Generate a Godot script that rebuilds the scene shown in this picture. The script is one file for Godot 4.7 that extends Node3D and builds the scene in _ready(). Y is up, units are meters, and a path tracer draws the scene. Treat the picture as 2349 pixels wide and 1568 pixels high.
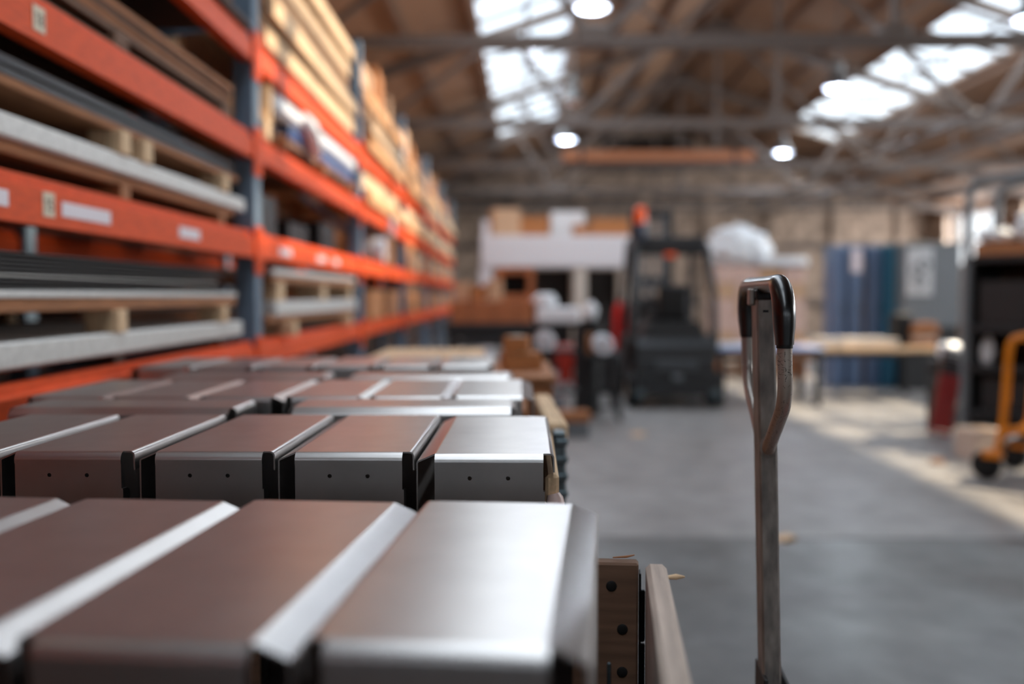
extends Node3D
# A metalworking warehouse: rows of folded steel covers in crates, a pallet rack on one side,
# a pallet truck handle, a forklift and work tables behind, under a timber roof with two skylight strips.

const CAM_H := 1.17
const NEAR_L := -6.0
const NEAR_R := 5.0
const ADDED_FRONT_WIN := [-2.6, 1.0, 4.6, 8.2]  # windows added behind the camera to light what faces it
const ADDED_WIDE_IN := 1.45      # left strip widened out of view, added so sun reaches the rack timber
const ADDED_WIDE_NEAR := 4.7
const ADDED_WIDE_FAR := 12.2
const WIN_LO := 2.0
const WIN_HI := 3.4
const WIN_E := 3.6
const SUN_E := 3.2
const STRIP_E := 0.60
const PSI := 0.0177          # how far the building's long axis is turned from the view axis
const RIDGE := 3.45          # ridge line, metres right of the camera in the building's frame
const RIDGE_Y := 6.36
const SLOPE := 0.33
const SKY_IN := 2.81         # skylight strip, distances from the ridge
const SKY_OUT := 4.18

var used := {}
var meshes := {}
var M := {}
var rng := RandomNumberGenerator.new()

func _ready() -> void:
	rng.seed = 7
	set_view()
	set_daylight()
	make_materials()
	building()
	trusses()
	pendants()
	rack_all()
	cover_rows()
	crates()
	pallet_truck()
	middle_ground()
	forklift()
	right_side()
	floor_bits()

# ---------------------------------------------------------------- camera, light, exposure
func set_view() -> void:
	var cam := Camera3D.new()
	cam.name = "camera"
	cam.position = Vector3(0, CAM_H, 0)
	cam.rotation = Vector3(-atan(107.0 / 2284.0), 0, 0)
	var a := CameraAttributesPhysical.new()
	a.frustum_focal_length = 12.0 / (784.0 / 2284.0)
	a.frustum_focus_distance = 1.235
	a.frustum_near = 0.05
	a.frustum_far = 200.0
	a.exposure_aperture = 1.8
	cam.attributes = a
	cam.fov = rad_to_deg(2.0 * atan(784.0 / 2284.0))
	add_child(cam)
	cam.current = true
	var we := WorldEnvironment.new()
	we.name = "world"
	var e := Environment.new()
	e.tonemap_mode = Environment.TONE_MAPPER_LINEAR
	e.tonemap_exposure = 1.45
	e.background_mode = Environment.BG_SKY
	var s := ProceduralSkyMaterial.new()
	s.sky_top_color = Color(0.80, 0.88, 0.97)
	s.sky_horizon_color = Color(0.95, 0.97, 0.98)
	s.sky_energy_multiplier = 1.4
	s.ground_bottom_color = Color(0.3, 0.29, 0.28)
	s.ground_horizon_color = Color(0.7, 0.7, 0.7)
	var sk := Sky.new()
	sk.sky_material = s
	e.sky = sk
	e.sdfgi_enabled = true
	e.ssao_enabled = true
	e.ssil_enabled = true
	we.environment = e
	add_child(we)

func sky_y(o: float) -> float:
	return RIDGE_Y - SLOPE * o

# the sun high on the right, through the glazed roof strips; and the strips' own daylight: one area light per stretch
func set_daylight() -> void:
	var sun := DirectionalLight3D.new()
	sun.name = "sun"
	sun.light_energy = SUN_E
	sun.light_color = Color(1.0, 0.93, 0.82)
	sun.light_angular_distance = 1.6
	sun.shadow_enabled = true
	var el := deg_to_rad(55.0)
	var to_sun := Vector3(cos(el) * cos(0.12), sin(el), -cos(el) * sin(0.12))
	sun.transform = Transform3D(Basis.looking_at(-to_sun, Vector3(0, 0, -1)), Vector3(0, 12, 0))
	add_child(sun)
	for side in [-1.0, 1.0]:
		var stretches: Array = [[NEAR_L, 4.5], [4.5, 14.5], [14.5, 25.3]] if side < 0 else [[NEAR_R, 15.5], [15.5, 25.3]]
		for k in stretches:
			var l := AreaLight3D.new()
			l.name = "skylight_daylight"
			var o := (SKY_IN + SKY_OUT) / 2
			var d: float = (k[0] + k[1]) / 2
			l.area_size = Vector2(1.36, k[1] - k[0] - 0.1)
			l.area_normalize_energy = false
			l.light_energy = STRIP_E
			l.light_color = Color(0.96, 0.985, 1.0)
			l.area_range = 60.0
			l.shadow_enabled = true
			# lies in the roof plane, facing down into the hall
			var across := Vector3(side, -SLOPE, 0).normalized()
			var down := Vector3(-side * SLOPE, -1, 0).normalized()
			var b := Basis(across, -across.cross(down) , -down)
			b.y = b.z.cross(b.x)
			l.transform = B(RIDGE + side * o, sky_y(o) - 0.05, d) * Transform3D(b)
			add_child(l, true)

	# daylight of the right wall's window row
	for k in range(2, 8):
		var w := AreaLight3D.new()
		w.name = "window_daylight"
		w.area_size = Vector2(2.9, WIN_HI - WIN_LO - 0.06)
		w.area_normalize_energy = false
		w.light_energy = WIN_E
		w.light_color = Color(0.97, 0.985, 1.0)
		w.area_range = 60.0
		w.shadow_enabled = true
		w.transform = B(11.98, (WIN_LO + WIN_HI) / 2, -4.3 + 4.5 * k) * Transform3D(Basis(Vector3.UP, PI / 2))
		add_child(w, true)
	for x in ADDED_FRONT_WIN:  # fill light through the added windows behind the camera
		var w := AreaLight3D.new()
		w.name = "window_daylight"
		w.area_size = Vector2(2.9, WIN_HI - WIN_LO - 0.06)
		w.area_normalize_energy = false
		w.light_energy = 0.45
		w.light_color = Color(0.97, 0.985, 1.0)
		w.area_range = 60.0
		w.shadow_enabled = true
		w.transform = B(x, (WIN_LO + WIN_HI) / 2, -8.15) * Transform3D(Basis(Vector3.UP, PI))
		add_child(w, true)

# ---------------------------------------------------------------- frames
func P(x: float, y: float, d: float) -> Vector3:
	return Vector3(x, y, -d)

func B(x: float, y: float, d: float) -> Transform3D:
	var b := Basis(Vector3.UP, -PSI)
	return Transform3D(b, b * Vector3(x, y, -d))

func numbered(n: String) -> String:
	if not used.has(n):
		used[n] = 0
		return n
	used[n] += 1
	return "%s_%03d" % [n, used[n]]

func thing(called: String, label: String, category: String, at := Vector3.ZERO, turn := 0.0, group := "") -> Node3D:
	var o := Node3D.new()
	o.name = numbered(called)
	add_child(o)
	o.position = at
	o.rotation.y = turn
	tag(o, label, category, group)
	return o

func tag(o: Node3D, label: String, category: String, group := "") -> void:
	o.set_meta("label", label)
	o.set_meta("category", category)
	if group:
		o.set_meta("group", group)

func copy(src: Node3D, label: String, at: Vector3, turn: float) -> Node3D:
	var o: Node3D = src.duplicate()
	o.name = numbered(String(src.name).rstrip("0123456789").trim_suffix("_"))
	add_child(o)
	o.position = at
	o.rotation.y = turn
	o.set_meta("label", label)
	return o

func structure(called: String, at := Transform3D()) -> Node3D:
	var o := Node3D.new()
	o.name = numbered(called)
	o.set_meta("kind", "structure")
	add_child(o)
	o.transform = at
	return o

func put(called: String, mesh: Mesh, mat: Material, parent: Node3D, t := Transform3D()) -> MeshInstance3D:
	var o := MeshInstance3D.new()
	o.name = called
	o.mesh = mesh
	o.material_override = mat
	o.transform = t
	parent.add_child(o, true)
	return o

# ---------------------------------------------------------------- shapes
func ST() -> SurfaceTool:
	var st := SurfaceTool.new()
	st.begin(Mesh.PRIMITIVE_TRIANGLES)
	return st

func tri(st: SurfaceTool, a: Vector3, b: Vector3, c: Vector3, na := Vector3.ZERO, nb := Vector3.ZERO, nc := Vector3.ZERO) -> void:
	# a, b, c run counter-clockwise seen from outside; Godot wants clockwise
	var n := (b - a).cross(c - a)
	if n.length_squared() < 1e-18:
		return
	n = n.normalized()
	st.set_normal(na if na != Vector3.ZERO else n)
	st.add_vertex(a)
	st.set_normal(nc if nc != Vector3.ZERO else n)
	st.add_vertex(c)
	st.set_normal(nb if nb != Vector3.ZERO else n)
	st.add_vertex(b)

func quad(st: SurfaceTool, a: Vector3, b: Vector3, c: Vector3, d: Vector3) -> void:
	tri(st, a, b, c)
	tri(st, a, c, d)

func quadn(st: SurfaceTool, a: Vector3, b: Vector3, c: Vector3, d: Vector3, na: Vector3, nb: Vector3, nc: Vector3, nd: Vector3) -> void:
	tri(st, a, b, c, na, nb, nc)
	tri(st, a, c, d, na, nc, nd)

# box with chamfered edges
func add_box(st: SurfaceTool, c: Vector3, s: Vector3, bev := 0.0, basis := Basis()) -> void:
	var h := s / 2
	var b := minf(bev, minf(h.x, minf(h.y, h.z)) * 0.49)
	var V := func(i: int, sg: Vector3) -> Vector3:
		var v := Vector3(sg.x * (h.x if i == 0 else h.x - b), sg.y * (h.y if i == 1 else h.y - b), sg.z * (h.z if i == 2 else h.z - b))
		return c + basis * v
	for ax in 3:
		var u := (ax + 1) % 3
		var w := (ax + 2) % 3
		for sg in [-1.0, 1.0]:
			var q := []
			for k in [[-1.0, -1.0], [1.0, -1.0], [1.0, 1.0], [-1.0, 1.0]]:
				var s3 := Vector3.ZERO
				s3[ax] = sg
				s3[u] = k[0]
				s3[w] = k[1]
				q.append(V.call(ax, s3))
			if sg > 0:
				quad(st, q[0], q[1], q[2], q[3])
			else:
				quad(st, q[3], q[2], q[1], q[0])
	if b <= 0.0:
		return
	for ax in 3:
		var u := (ax + 1) % 3
		var w := (ax + 2) % 3
		for su in [-1.0, 1.0]:
			for sw in [-1.0, 1.0]:
				var lo := Vector3.ZERO
				lo[ax] = -1.0
				lo[u] = su
				lo[w] = sw
				var hi := lo
				hi[ax] = 1.0
				var q := [V.call(u, lo), V.call(u, hi), V.call(w, hi), V.call(w, lo)]
				if su * sw > 0:
					quad(st, q[3], q[2], q[1], q[0])
				else:
					quad(st, q[0], q[1], q[2], q[3])
	for sx in [-1.0, 1.0]:
		for sy in [-1.0, 1.0]:
			for sz in [-1.0, 1.0]:
				var s3 := Vector3(sx, sy, sz)
				if sx * sy * sz > 0:
					tri(st, V.call(0, s3), V.call(1, s3), V.call(2, s3))
				else:
					tri(st, V.call(0, s3), V.call(2, s3), V.call(1, s3))

func box_mesh(s: Vector3, bev := 0.0) -> Mesh:
	var key := "b%.4f,%.4f,%.4f,%.4f" % [s.x, s.y, s.z, bev]
	if not meshes.has(key):
		var st := ST()
		add_box(st, Vector3.ZERO, s, bev)
		meshes[key] = st.commit()
	return meshes[key]

func pbox(called: String, parent: Node3D, c: Vector3, s: Vector3, mat: Material, bev := 0.004, rot := Basis()) -> MeshInstance3D:
	return put(called, box_mesh(s, bev), mat, parent, Transform3D(rot, c))

# a straight bar of box section from a to b
func bar(called: String, parent: Node3D, a: Vector3, b: Vector3, w: float, h: float, mat: Material, bev := 0.004) -> MeshInstance3D:
	var z := (b - a).normalized()
	var up := Vector3.UP if absf(z.y) < 0.95 else Vector3.RIGHT
	var x := up.cross(z).normalized()
	var y := z.cross(x)
	return put(called, box_mesh(Vector3(w, h, a.distance_to(b)), bev), mat, parent, Transform3D(Basis(x, y, z), (a + b) / 2))

# surface of revolution about y; prof = [[r, y], ...] from bottom to top
func add_lathe(st: SurfaceTool, prof: Array, n := 24, t := Transform3D()) -> void:
	var nn := []
	for i in prof.size():
		var p: Array = prof[maxi(i - 1, 0)]
		var q: Array = prof[mini(i + 1, prof.size() - 1)]
		nn.append(Vector2(q[1] - p[1], -(q[0] - p[0])).normalized())
	for i in prof.size() - 1:
		var r0: float = prof[i][0]
		var y0: float = prof[i][1]
		var r1: float = prof[i + 1][0]
		var y1: float = prof[i + 1][1]
		# sharp corners keep the face's own normal
		var f := Vector2(y1 - y0, -(r1 - r0)).normalized()
		var n0: Vector2 = nn[i] if f.dot(nn[i]) > 0.86 else f
		var n1: Vector2 = nn[i + 1] if f.dot(nn[i + 1]) > 0.86 else f
		for k in n:
			var a := TAU * k / n
			var b := TAU * (k + 1) / n
			var da := Vector3(cos(a), 0, -sin(a))
			var db := Vector3(cos(b), 0, -sin(b))
			quadn(st, t * (da * r0 + Vector3.UP * y0), t * (db * r0 + Vector3.UP * y0), t * (db * r1 + Vector3.UP * y1), t * (da * r1 + Vector3.UP * y1),
				t.basis * (da * n0.x + Vector3.UP * n0.y), t.basis * (db * n0.x + Vector3.UP * n0.y), t.basis * (db * n1.x + Vector3.UP * n1.y), t.basis * (da * n1.x + Vector3.UP * n1.y))

func lathe(prof: Array, n := 24) -> Mesh:
	var st := ST()
	add_lathe(st, prof, n)
	return st.commit()

func plathe(called: String, parent: Node3D, prof: Array, mat: Material, t := Transform3D(), n := 24) -> MeshInstance3D:
	return put(called, lathe(prof, n), mat, parent, t)

# tube swept along a list of points, radius per point, section squashed by "flat" in the frame's second axis
func tube(pts: Array, radii: Array, n := 16, side := Vector3.RIGHT, caps := true) -> Mesh:
	var st := ST()
	var rings := []
	var norms := []
	for i in pts.size():
		var a: Vector3 = pts[maxi(i - 1, 0)]
		var b: Vector3 = pts[mini(i + 1, pts.size() - 1)]
		var z := (b - a).normalized()
		var x := (side - z * side.dot(z)).normalized()
		var y := z.cross(x)
		var ring := []
		var rn := []
		for k in n:
			var w := TAU * k / n
			var dir := x * cos(w) + y * sin(w)
			ring.append(pts[i] + dir * radii[i])
			rn.append(dir)
		rings.append(ring)
		norms.append(rn)
	for i in pts.size() - 1:
		for k in n:
			var j := (k + 1) % n
			quadn(st, rings[i][k], rings[i][j], rings[i + 1][j], rings[i + 1][k], norms[i][k], norms[i][j], norms[i + 1][j], norms[i + 1][k])
	if caps:
		for k in n:
			var j := (k + 1) % n
			tri(st, pts[0], rings[0][j], rings[0][k])
			tri(st, pts[-1], rings[-1][k], rings[-1][j])
	return st.commit()

# polyline with rounded corners in a plane: returns [[point, normal], ...]; the normal is on the left of the way
func fillet(pts: Array, radii: Array, steps := 6) -> Array:
	var out := []
	for i in pts.size():
		var p: Vector2 = pts[i]
		if i == 0 or i == pts.size() - 1 or radii[i] <= 0.0:
			if i > 0:
				var d: Vector2 = (p - pts[i - 1]).normalized()
				out.append([p, Vector2(-d.y, d.x)])
			if i < pts.size() - 1:
				var d2: Vector2 = (pts[i + 1] - p).normalized()
				out.append([p, Vector2(-d2.y, d2.x)])
			continue
		var d0: Vector2 = (p - pts[i - 1]).normalized()
		var d1: Vector2 = (pts[i + 1] - p).normalized()
		var ang := d0.angle_to(d1)
		var cut: float = radii[i] * tan(absf(ang) / 2)
		var a := p - d0 * cut
		var n0 := Vector2(-d0.y, d0.x)
		var centre: Vector2 = a + n0 * radii[i] * signf(ang)
		for k in steps + 1:
			var nn := n0.rotated(ang * k / steps)
			out.append([centre - nn * radii[i] * signf(ang), nn])
	return out

# bent sheet: a filleted path extruded along an axis; "thick" goes against the normal
# map turns (path point, along) into a Vector3
func add_sheet(st: SurfaceTool, path: Array, thick: float, lo: float, hi: float, map: Callable) -> void:
	var dirn := func(p: Vector2, n: Vector2) -> Vector3:
		return (map.call(p + n, 0.0) - map.call(p, 0.0)).normalized()
	var q := func(a: Vector3, b: Vector3, c: Vector3, d: Vector3, na: Vector3, nb: Vector3) -> void:
		# order so that the face looks along the mean normal
		if (b - a).cross(c - a).dot(na + nb) >= 0.0:
			quadn(st, a, b, c, d, na, nb, nb, na)
		else:
			quadn(st, a, d, c, b, na, na, nb, nb)
	for i in path.size() - 1:
		var p: Vector2 = path[i][0]
		var r: Vector2 = path[i + 1][0]
		if p.distance_to(r) < 1e-7:
			continue
		var np: Vector2 = path[i][1]
		var nr: Vector2 = path[i + 1][1]
		var a3: Vector3 = dirn.call(p, np)
		var b3: Vector3 = dirn.call(r, nr)
		q.call(map.call(p, lo), map.call(r, lo), map.call(r, hi), map.call(p, hi), a3, b3)
		q.call(map.call(p - np * thick, lo), map.call(r - nr * thick, lo), map.call(r - nr * thick, hi), map.call(p - np * thick, hi), -a3, -b3)
		var along: Vector3 = (map.call(p, 1.0) - map.call(p, 0.0)).normalized()
		q.call(map.call(p, hi), map.call(r, hi), map.call(r - nr * thick, hi), map.call(p - np * thick, hi), along, along)
		q.call(map.call(p, lo), map.call(r, lo), map.call(r - nr * thick, lo), map.call(p - np * thick, lo), -along, -along)
	for e in [0, path.size() - 1]:
		var p: Vector2 = path[e][0]
		var n: Vector2 = path[e][1]
		var t := Vector2(n.y, -n.x) * (-1.0 if e == 0 else 1.0)
		var t3: Vector3 = dirn.call(p, t)
		q.call(map.call(p, lo), map.call(p - n * thick, lo), map.call(p - n * thick, hi), map.call(p, hi), t3, t3)

# solid prism: polygon (counter-clockwise) in x-y, extruded along z
func prism(poly: PackedVector2Array, z0: float, z1: float) -> Mesh:
	var st := ST()
	var idx := Geometry2D.triangulate_polygon(poly)
	var ccw := not Geometry2D.is_polygon_clockwise(poly)
	for k in range(0, idx.size(), 3):
		var a := poly[idx[k]]
		var b := poly[idx[k + 1]]
		var c := poly[idx[k + 2]]
		if (b - a).cross(c - a) < 0:
			var s := b
			b = c
			c = s
		tri(st, Vector3(a.x, a.y, z1), Vector3(b.x, b.y, z1), Vector3(c.x, c.y, z1))
		tri(st, Vector3(a.x, a.y, z0), Vector3(c.x, c.y, z0), Vector3(b.x, b.y, z0))
	for i in poly.size():
		var a := poly[i]
		var b := poly[(i + 1) % poly.size()]
		if not ccw:
			var s := a
			a = b
			b = s
		quad(st, Vector3(a.x, a.y, z0), Vector3(b.x, b.y, z0), Vector3(b.x, b.y, z1), Vector3(a.x, a.y, z1))
	return st.commit()

# ---------------------------------------------------------------- materials
func noise_tex(size: int, freq: float, lo: float, hi: float, octaves := 4, seed_ := 1, kind := FastNoiseLite.TYPE_SIMPLEX_SMOOTH) -> NoiseTexture2D:
	var n := FastNoiseLite.new()
	n.noise_type = kind
	n.frequency = freq
	n.seed = seed_
	n.fractal_octaves = octaves
	var t := NoiseTexture2D.new()
	t.width = size
	t.height = size
	t.seamless = true
	t.noise = n
	var g := Gradient.new()
	g.set_color(0, Color(lo, lo, lo))
	g.set_color(1, Color(hi, hi, hi))
	t.color_ramp = g
	return t

func mat(name_: String, c: Color, rough: float, metal := 0.0, tex: Texture2D = null, uv := Vector3.ONE, world := false) -> StandardMaterial3D:
	var m := StandardMaterial3D.new()
	m.resource_name = name_
	m.albedo_color = c
	m.roughness = rough
	m.metallic = metal
	if tex:
		m.albedo_texture = tex
		m.uv1_triplanar = true
		m.uv1_world_triplanar = world
		m.uv1_scale = uv
	M[name_] = m
	return m

func make_materials() -> void:
	var grain := noise_tex(512, 0.012, 0.76, 1.0, 5, 3)
	var blot := noise_tex(512, 0.008, 0.62, 1.0, 4, 9)
	var fine := noise_tex(512, 0.03, 0.86, 1.0, 4, 5)
	var smear := noise_tex(512, 0.006, 0.92, 1.0, 3, 12)
	var wear := noise_tex(512, 0.02, 0.0, 1.0, 5, 21)
	# folded steel: bare, slightly brushed across
	var steel := mat("steel", Color(0.74, 0.725, 0.715), 0.32, 1.0)
	steel.roughness_texture = smear
	steel.roughness_texture_channel = BaseMaterial3D.TEXTURE_CHANNEL_RED
	steel.uv1_triplanar = true
	steel.uv1_scale = Vector3(1.6, 1.6, 1.6)
	steel.albedo_texture = noise_tex(512, 0.02, 0.95, 1.0, 4, 31)
	# woods: grain runs along x, y or z of the piece
	var tones := {"pine": Color(0.98, 0.83, 0.66), "tan": Color(0.72, 0.48, 0.31), "brown": Color(0.50, 0.37, 0.285), "dark": Color(0.30, 0.20, 0.14), "pine_warm": Color(0.92, 0.69, 0.48), "grey": Color(0.82, 0.74, 0.68)}
	for k in tones:
		mat(k + "_x", tones[k], 0.8, 0.0, grain, Vector3(0.8, 9, 9))
		mat(k + "_y", tones[k], 0.8, 0.0, grain, Vector3(9, 0.8, 9))
		mat(k + "_z", tones[k], 0.8, 0.0, grain, Vector3(9, 9, 0.8))
	mat("orange", Color(0.94, 0.34, 0.10), 0.6, 0.0, fine, Vector3(0.7, 3, 0.7))
	M.orange.metallic_specular = 0.35
	mat("slate", Color(0.44, 0.52, 0.60), 0.5, 0.0, fine, Vector3(3, 3, 3))
	mat("label", Color(0.86, 0.80, 0.70), 0.6)
	mat("label_white", Color(0.90, 0.86, 0.88), 0.5)
	mat("ink", Color(0.10, 0.10, 0.10), 0.7)
	mat("ink_grey", Color(0.45, 0.43, 0.45), 0.7)
	mat("sheet_dark", Color(0.21, 0.20, 0.20), 0.42, 0.8, fine, Vector3(2, 2, 2))
	mat("sheet_pale", Color(0.86, 0.85, 0.83), 0.5, 0.2, fine, Vector3(2, 2, 2))
	mat("film_white", Color(0.90, 0.91, 0.93), 0.35)
	mat("film_pink", Color(0.86, 0.74, 0.70), 0.3)
	mat("film_blue", Color(0.22, 0.32, 0.52), 0.4)
	mat("truss", Color(0.40, 0.35, 0.32), 0.55, 0.0, fine, Vector3(2, 2, 2))
	mat("roof", Color(0.62, 0.47, 0.36), 0.75, 0.0, grain, Vector3(0.5, 0.5, 5))
	mat("wall", Color(0.80, 0.70, 0.62), 0.85, 0.0, blot, Vector3(0.6, 0.6, 0.6))
	mat("wall_dark", Color(0.17, 0.15, 0.14), 0.9, 0.0, blot, Vector3(0.6, 0.6, 0.6))
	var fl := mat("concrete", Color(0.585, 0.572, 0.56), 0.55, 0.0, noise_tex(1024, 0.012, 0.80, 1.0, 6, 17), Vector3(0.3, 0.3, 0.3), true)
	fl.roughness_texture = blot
	# the bay by the camera: shade put into a darker concrete colour
	var fo := mat("concrete_shaded", Color(0.40, 0.395, 0.39), 0.5, 0.0, fl.albedo_texture, Vector3(0.4, 0.4, 0.4), true)
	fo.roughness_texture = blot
	mat("joint", Color(0.20, 0.20, 0.20), 0.9)
	mat("skylight", Color(0.92, 0.95, 0.96, 0.14), 0.06)
	M.skylight.transparency = BaseMaterial3D.TRANSPARENCY_ALPHA
	mat("lamp_glow", Color(0.9, 0.93, 1.0), 0.5)
	M.lamp_glow.emission_enabled = true
	M.lamp_glow.emission = Color(0.88, 0.93, 1.0)
	M.lamp_glow.emission_energy_multiplier = 1.6
	mat("lamp_off", Color(0.85, 0.72, 0.66), 0.4)
	mat("lamp_body", Color(0.45, 0.45, 0.45), 0.4, 0.6)
	# pallet truck
	var gr := mat("grip", Color(0.022, 0.023, 0.025), 0.30)
	gr.clearcoat_enabled = true
	gr.clearcoat = 0.6
	gr.clearcoat_roughness = 0.18
	var tb := mat("tube_paint", Color(0.68, 0.63, 0.59), 0.36, 0.35)
	tb.albedo_texture = scuffs()
	tb.uv1_triplanar = true
	tb.uv1_scale = Vector3(9, 9, 9)
	mat("tube_clean", Color(0.66, 0.63, 0.60), 0.30, 0.55)
	mat("shaft", Color(0.64, 0.60, 0.565), 0.42, 0.2, blot, Vector3(8, 3, 8))
	mat("black_steel", Color(0.13, 0.135, 0.14), 0.55, 0.0, fine, Vector3(3, 3, 3))
	mat("black_soft", Color(0.02, 0.02, 0.022), 0.6)
	mat("rubber", Color(0.03, 0.03, 0.032), 0.8)
	mat("hinge", Color(0.13, 0.14, 0.15), 0.38, 0.9)
	mat("zinc", Color(0.42, 0.48, 0.50), 0.45, 0.6, blot, Vector3(6, 6, 6))
	mat("rivet", Color(0.05, 0.045, 0.042), 0.75, 0.2)
	# goods
	mat("carton", Color(0.76, 0.50, 0.30), 0.85, 0.0, fine, Vector3(2, 2, 2))
	mat("carton_pale", Color(0.86, 0.70, 0.56), 0.85, 0.0, fine, Vector3(2, 2, 2))
	mat("carton_pink", Color(0.90, 0.76, 0.70), 0.8, 0.0, fine, Vector3(2, 2, 2))
	mat("ply", Color(0.76, 0.47, 0.29), 0.7, 0.0, grain, Vector3(4, 1, 4))
	mat("tape", Color(0.70, 0.56, 0.40), 0.4)
	mat("white_paint", Color(0.88, 0.87, 0.88), 0.45)
	mat("off_white", Color(0.80, 0.76, 0.71), 0.5)
	mat("grey_paint", Color(0.42, 0.44, 0.455), 0.5)
	mat("red", Color(0.72, 0.20, 0.14), 0.45)
	mat("red_bright", Color(0.80, 0.10, 0.09), 0.35)
	mat("orange_lens", Color(0.95, 0.36, 0.10), 0.25)
	mat("blue_grey", Color(0.18, 0.25, 0.33), 0.5)
	mat("locker", Color(0.36, 0.44, 0.56), 0.42)
	mat("teal", Color(0.17, 0.38, 0.48), 0.42)
	mat("yellow", Color(0.86, 0.50, 0.05), 0.4)
	mat("navy", Color(0.045, 0.07, 0.15), 0.7)
	mat("table_blue", Color(0.70, 0.78, 0.94), 0.3)
	mat("slat_red", Color(0.62, 0.13, 0.12), 0.6)
	mat("slat_grey", Color(0.22, 0.19, 0.20), 0.7)
	mat("dial", Color(0.75, 0.76, 0.77), 0.3)
	mat("bag", Color(0.90, 0.91, 0.92), 0.35)
	var gl := mat("glass", Color(0.9, 0.95, 0.95, 0.12), 0.05)
	gl.transparency = BaseMaterial3D.TRANSPARENCY_ALPHA

# black scuff marks on the worn tube
func scuffs() -> ImageTexture:
	var im := Image.create(512, 512, false, Image.FORMAT_RGB8)
	im.fill(Color(0.96, 0.95, 0.94))
	var r := RandomNumberGenerator.new()
	r.seed = 44
	for k in 150:
		var p := Vector2(r.randf() * 512, r.randf() * 512)
		var a := r.randf_range(-0.5, 0.5) + PI / 2
		for s in r.randi_range(2, 22):
			a += r.randf_range(-0.45, 0.45)
			p += Vector2(cos(a), sin(a)) * 2.0
			var w := r.randi_range(1, 4)
			for dx in w:
				for dy in w:
					im.set_pixel(posmod(int(p.x) + dx, 512), posmod(int(p.y) + dy, 512), Color(0.09, 0.08, 0.08))
	return ImageTexture.create_from_image(im)

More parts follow.
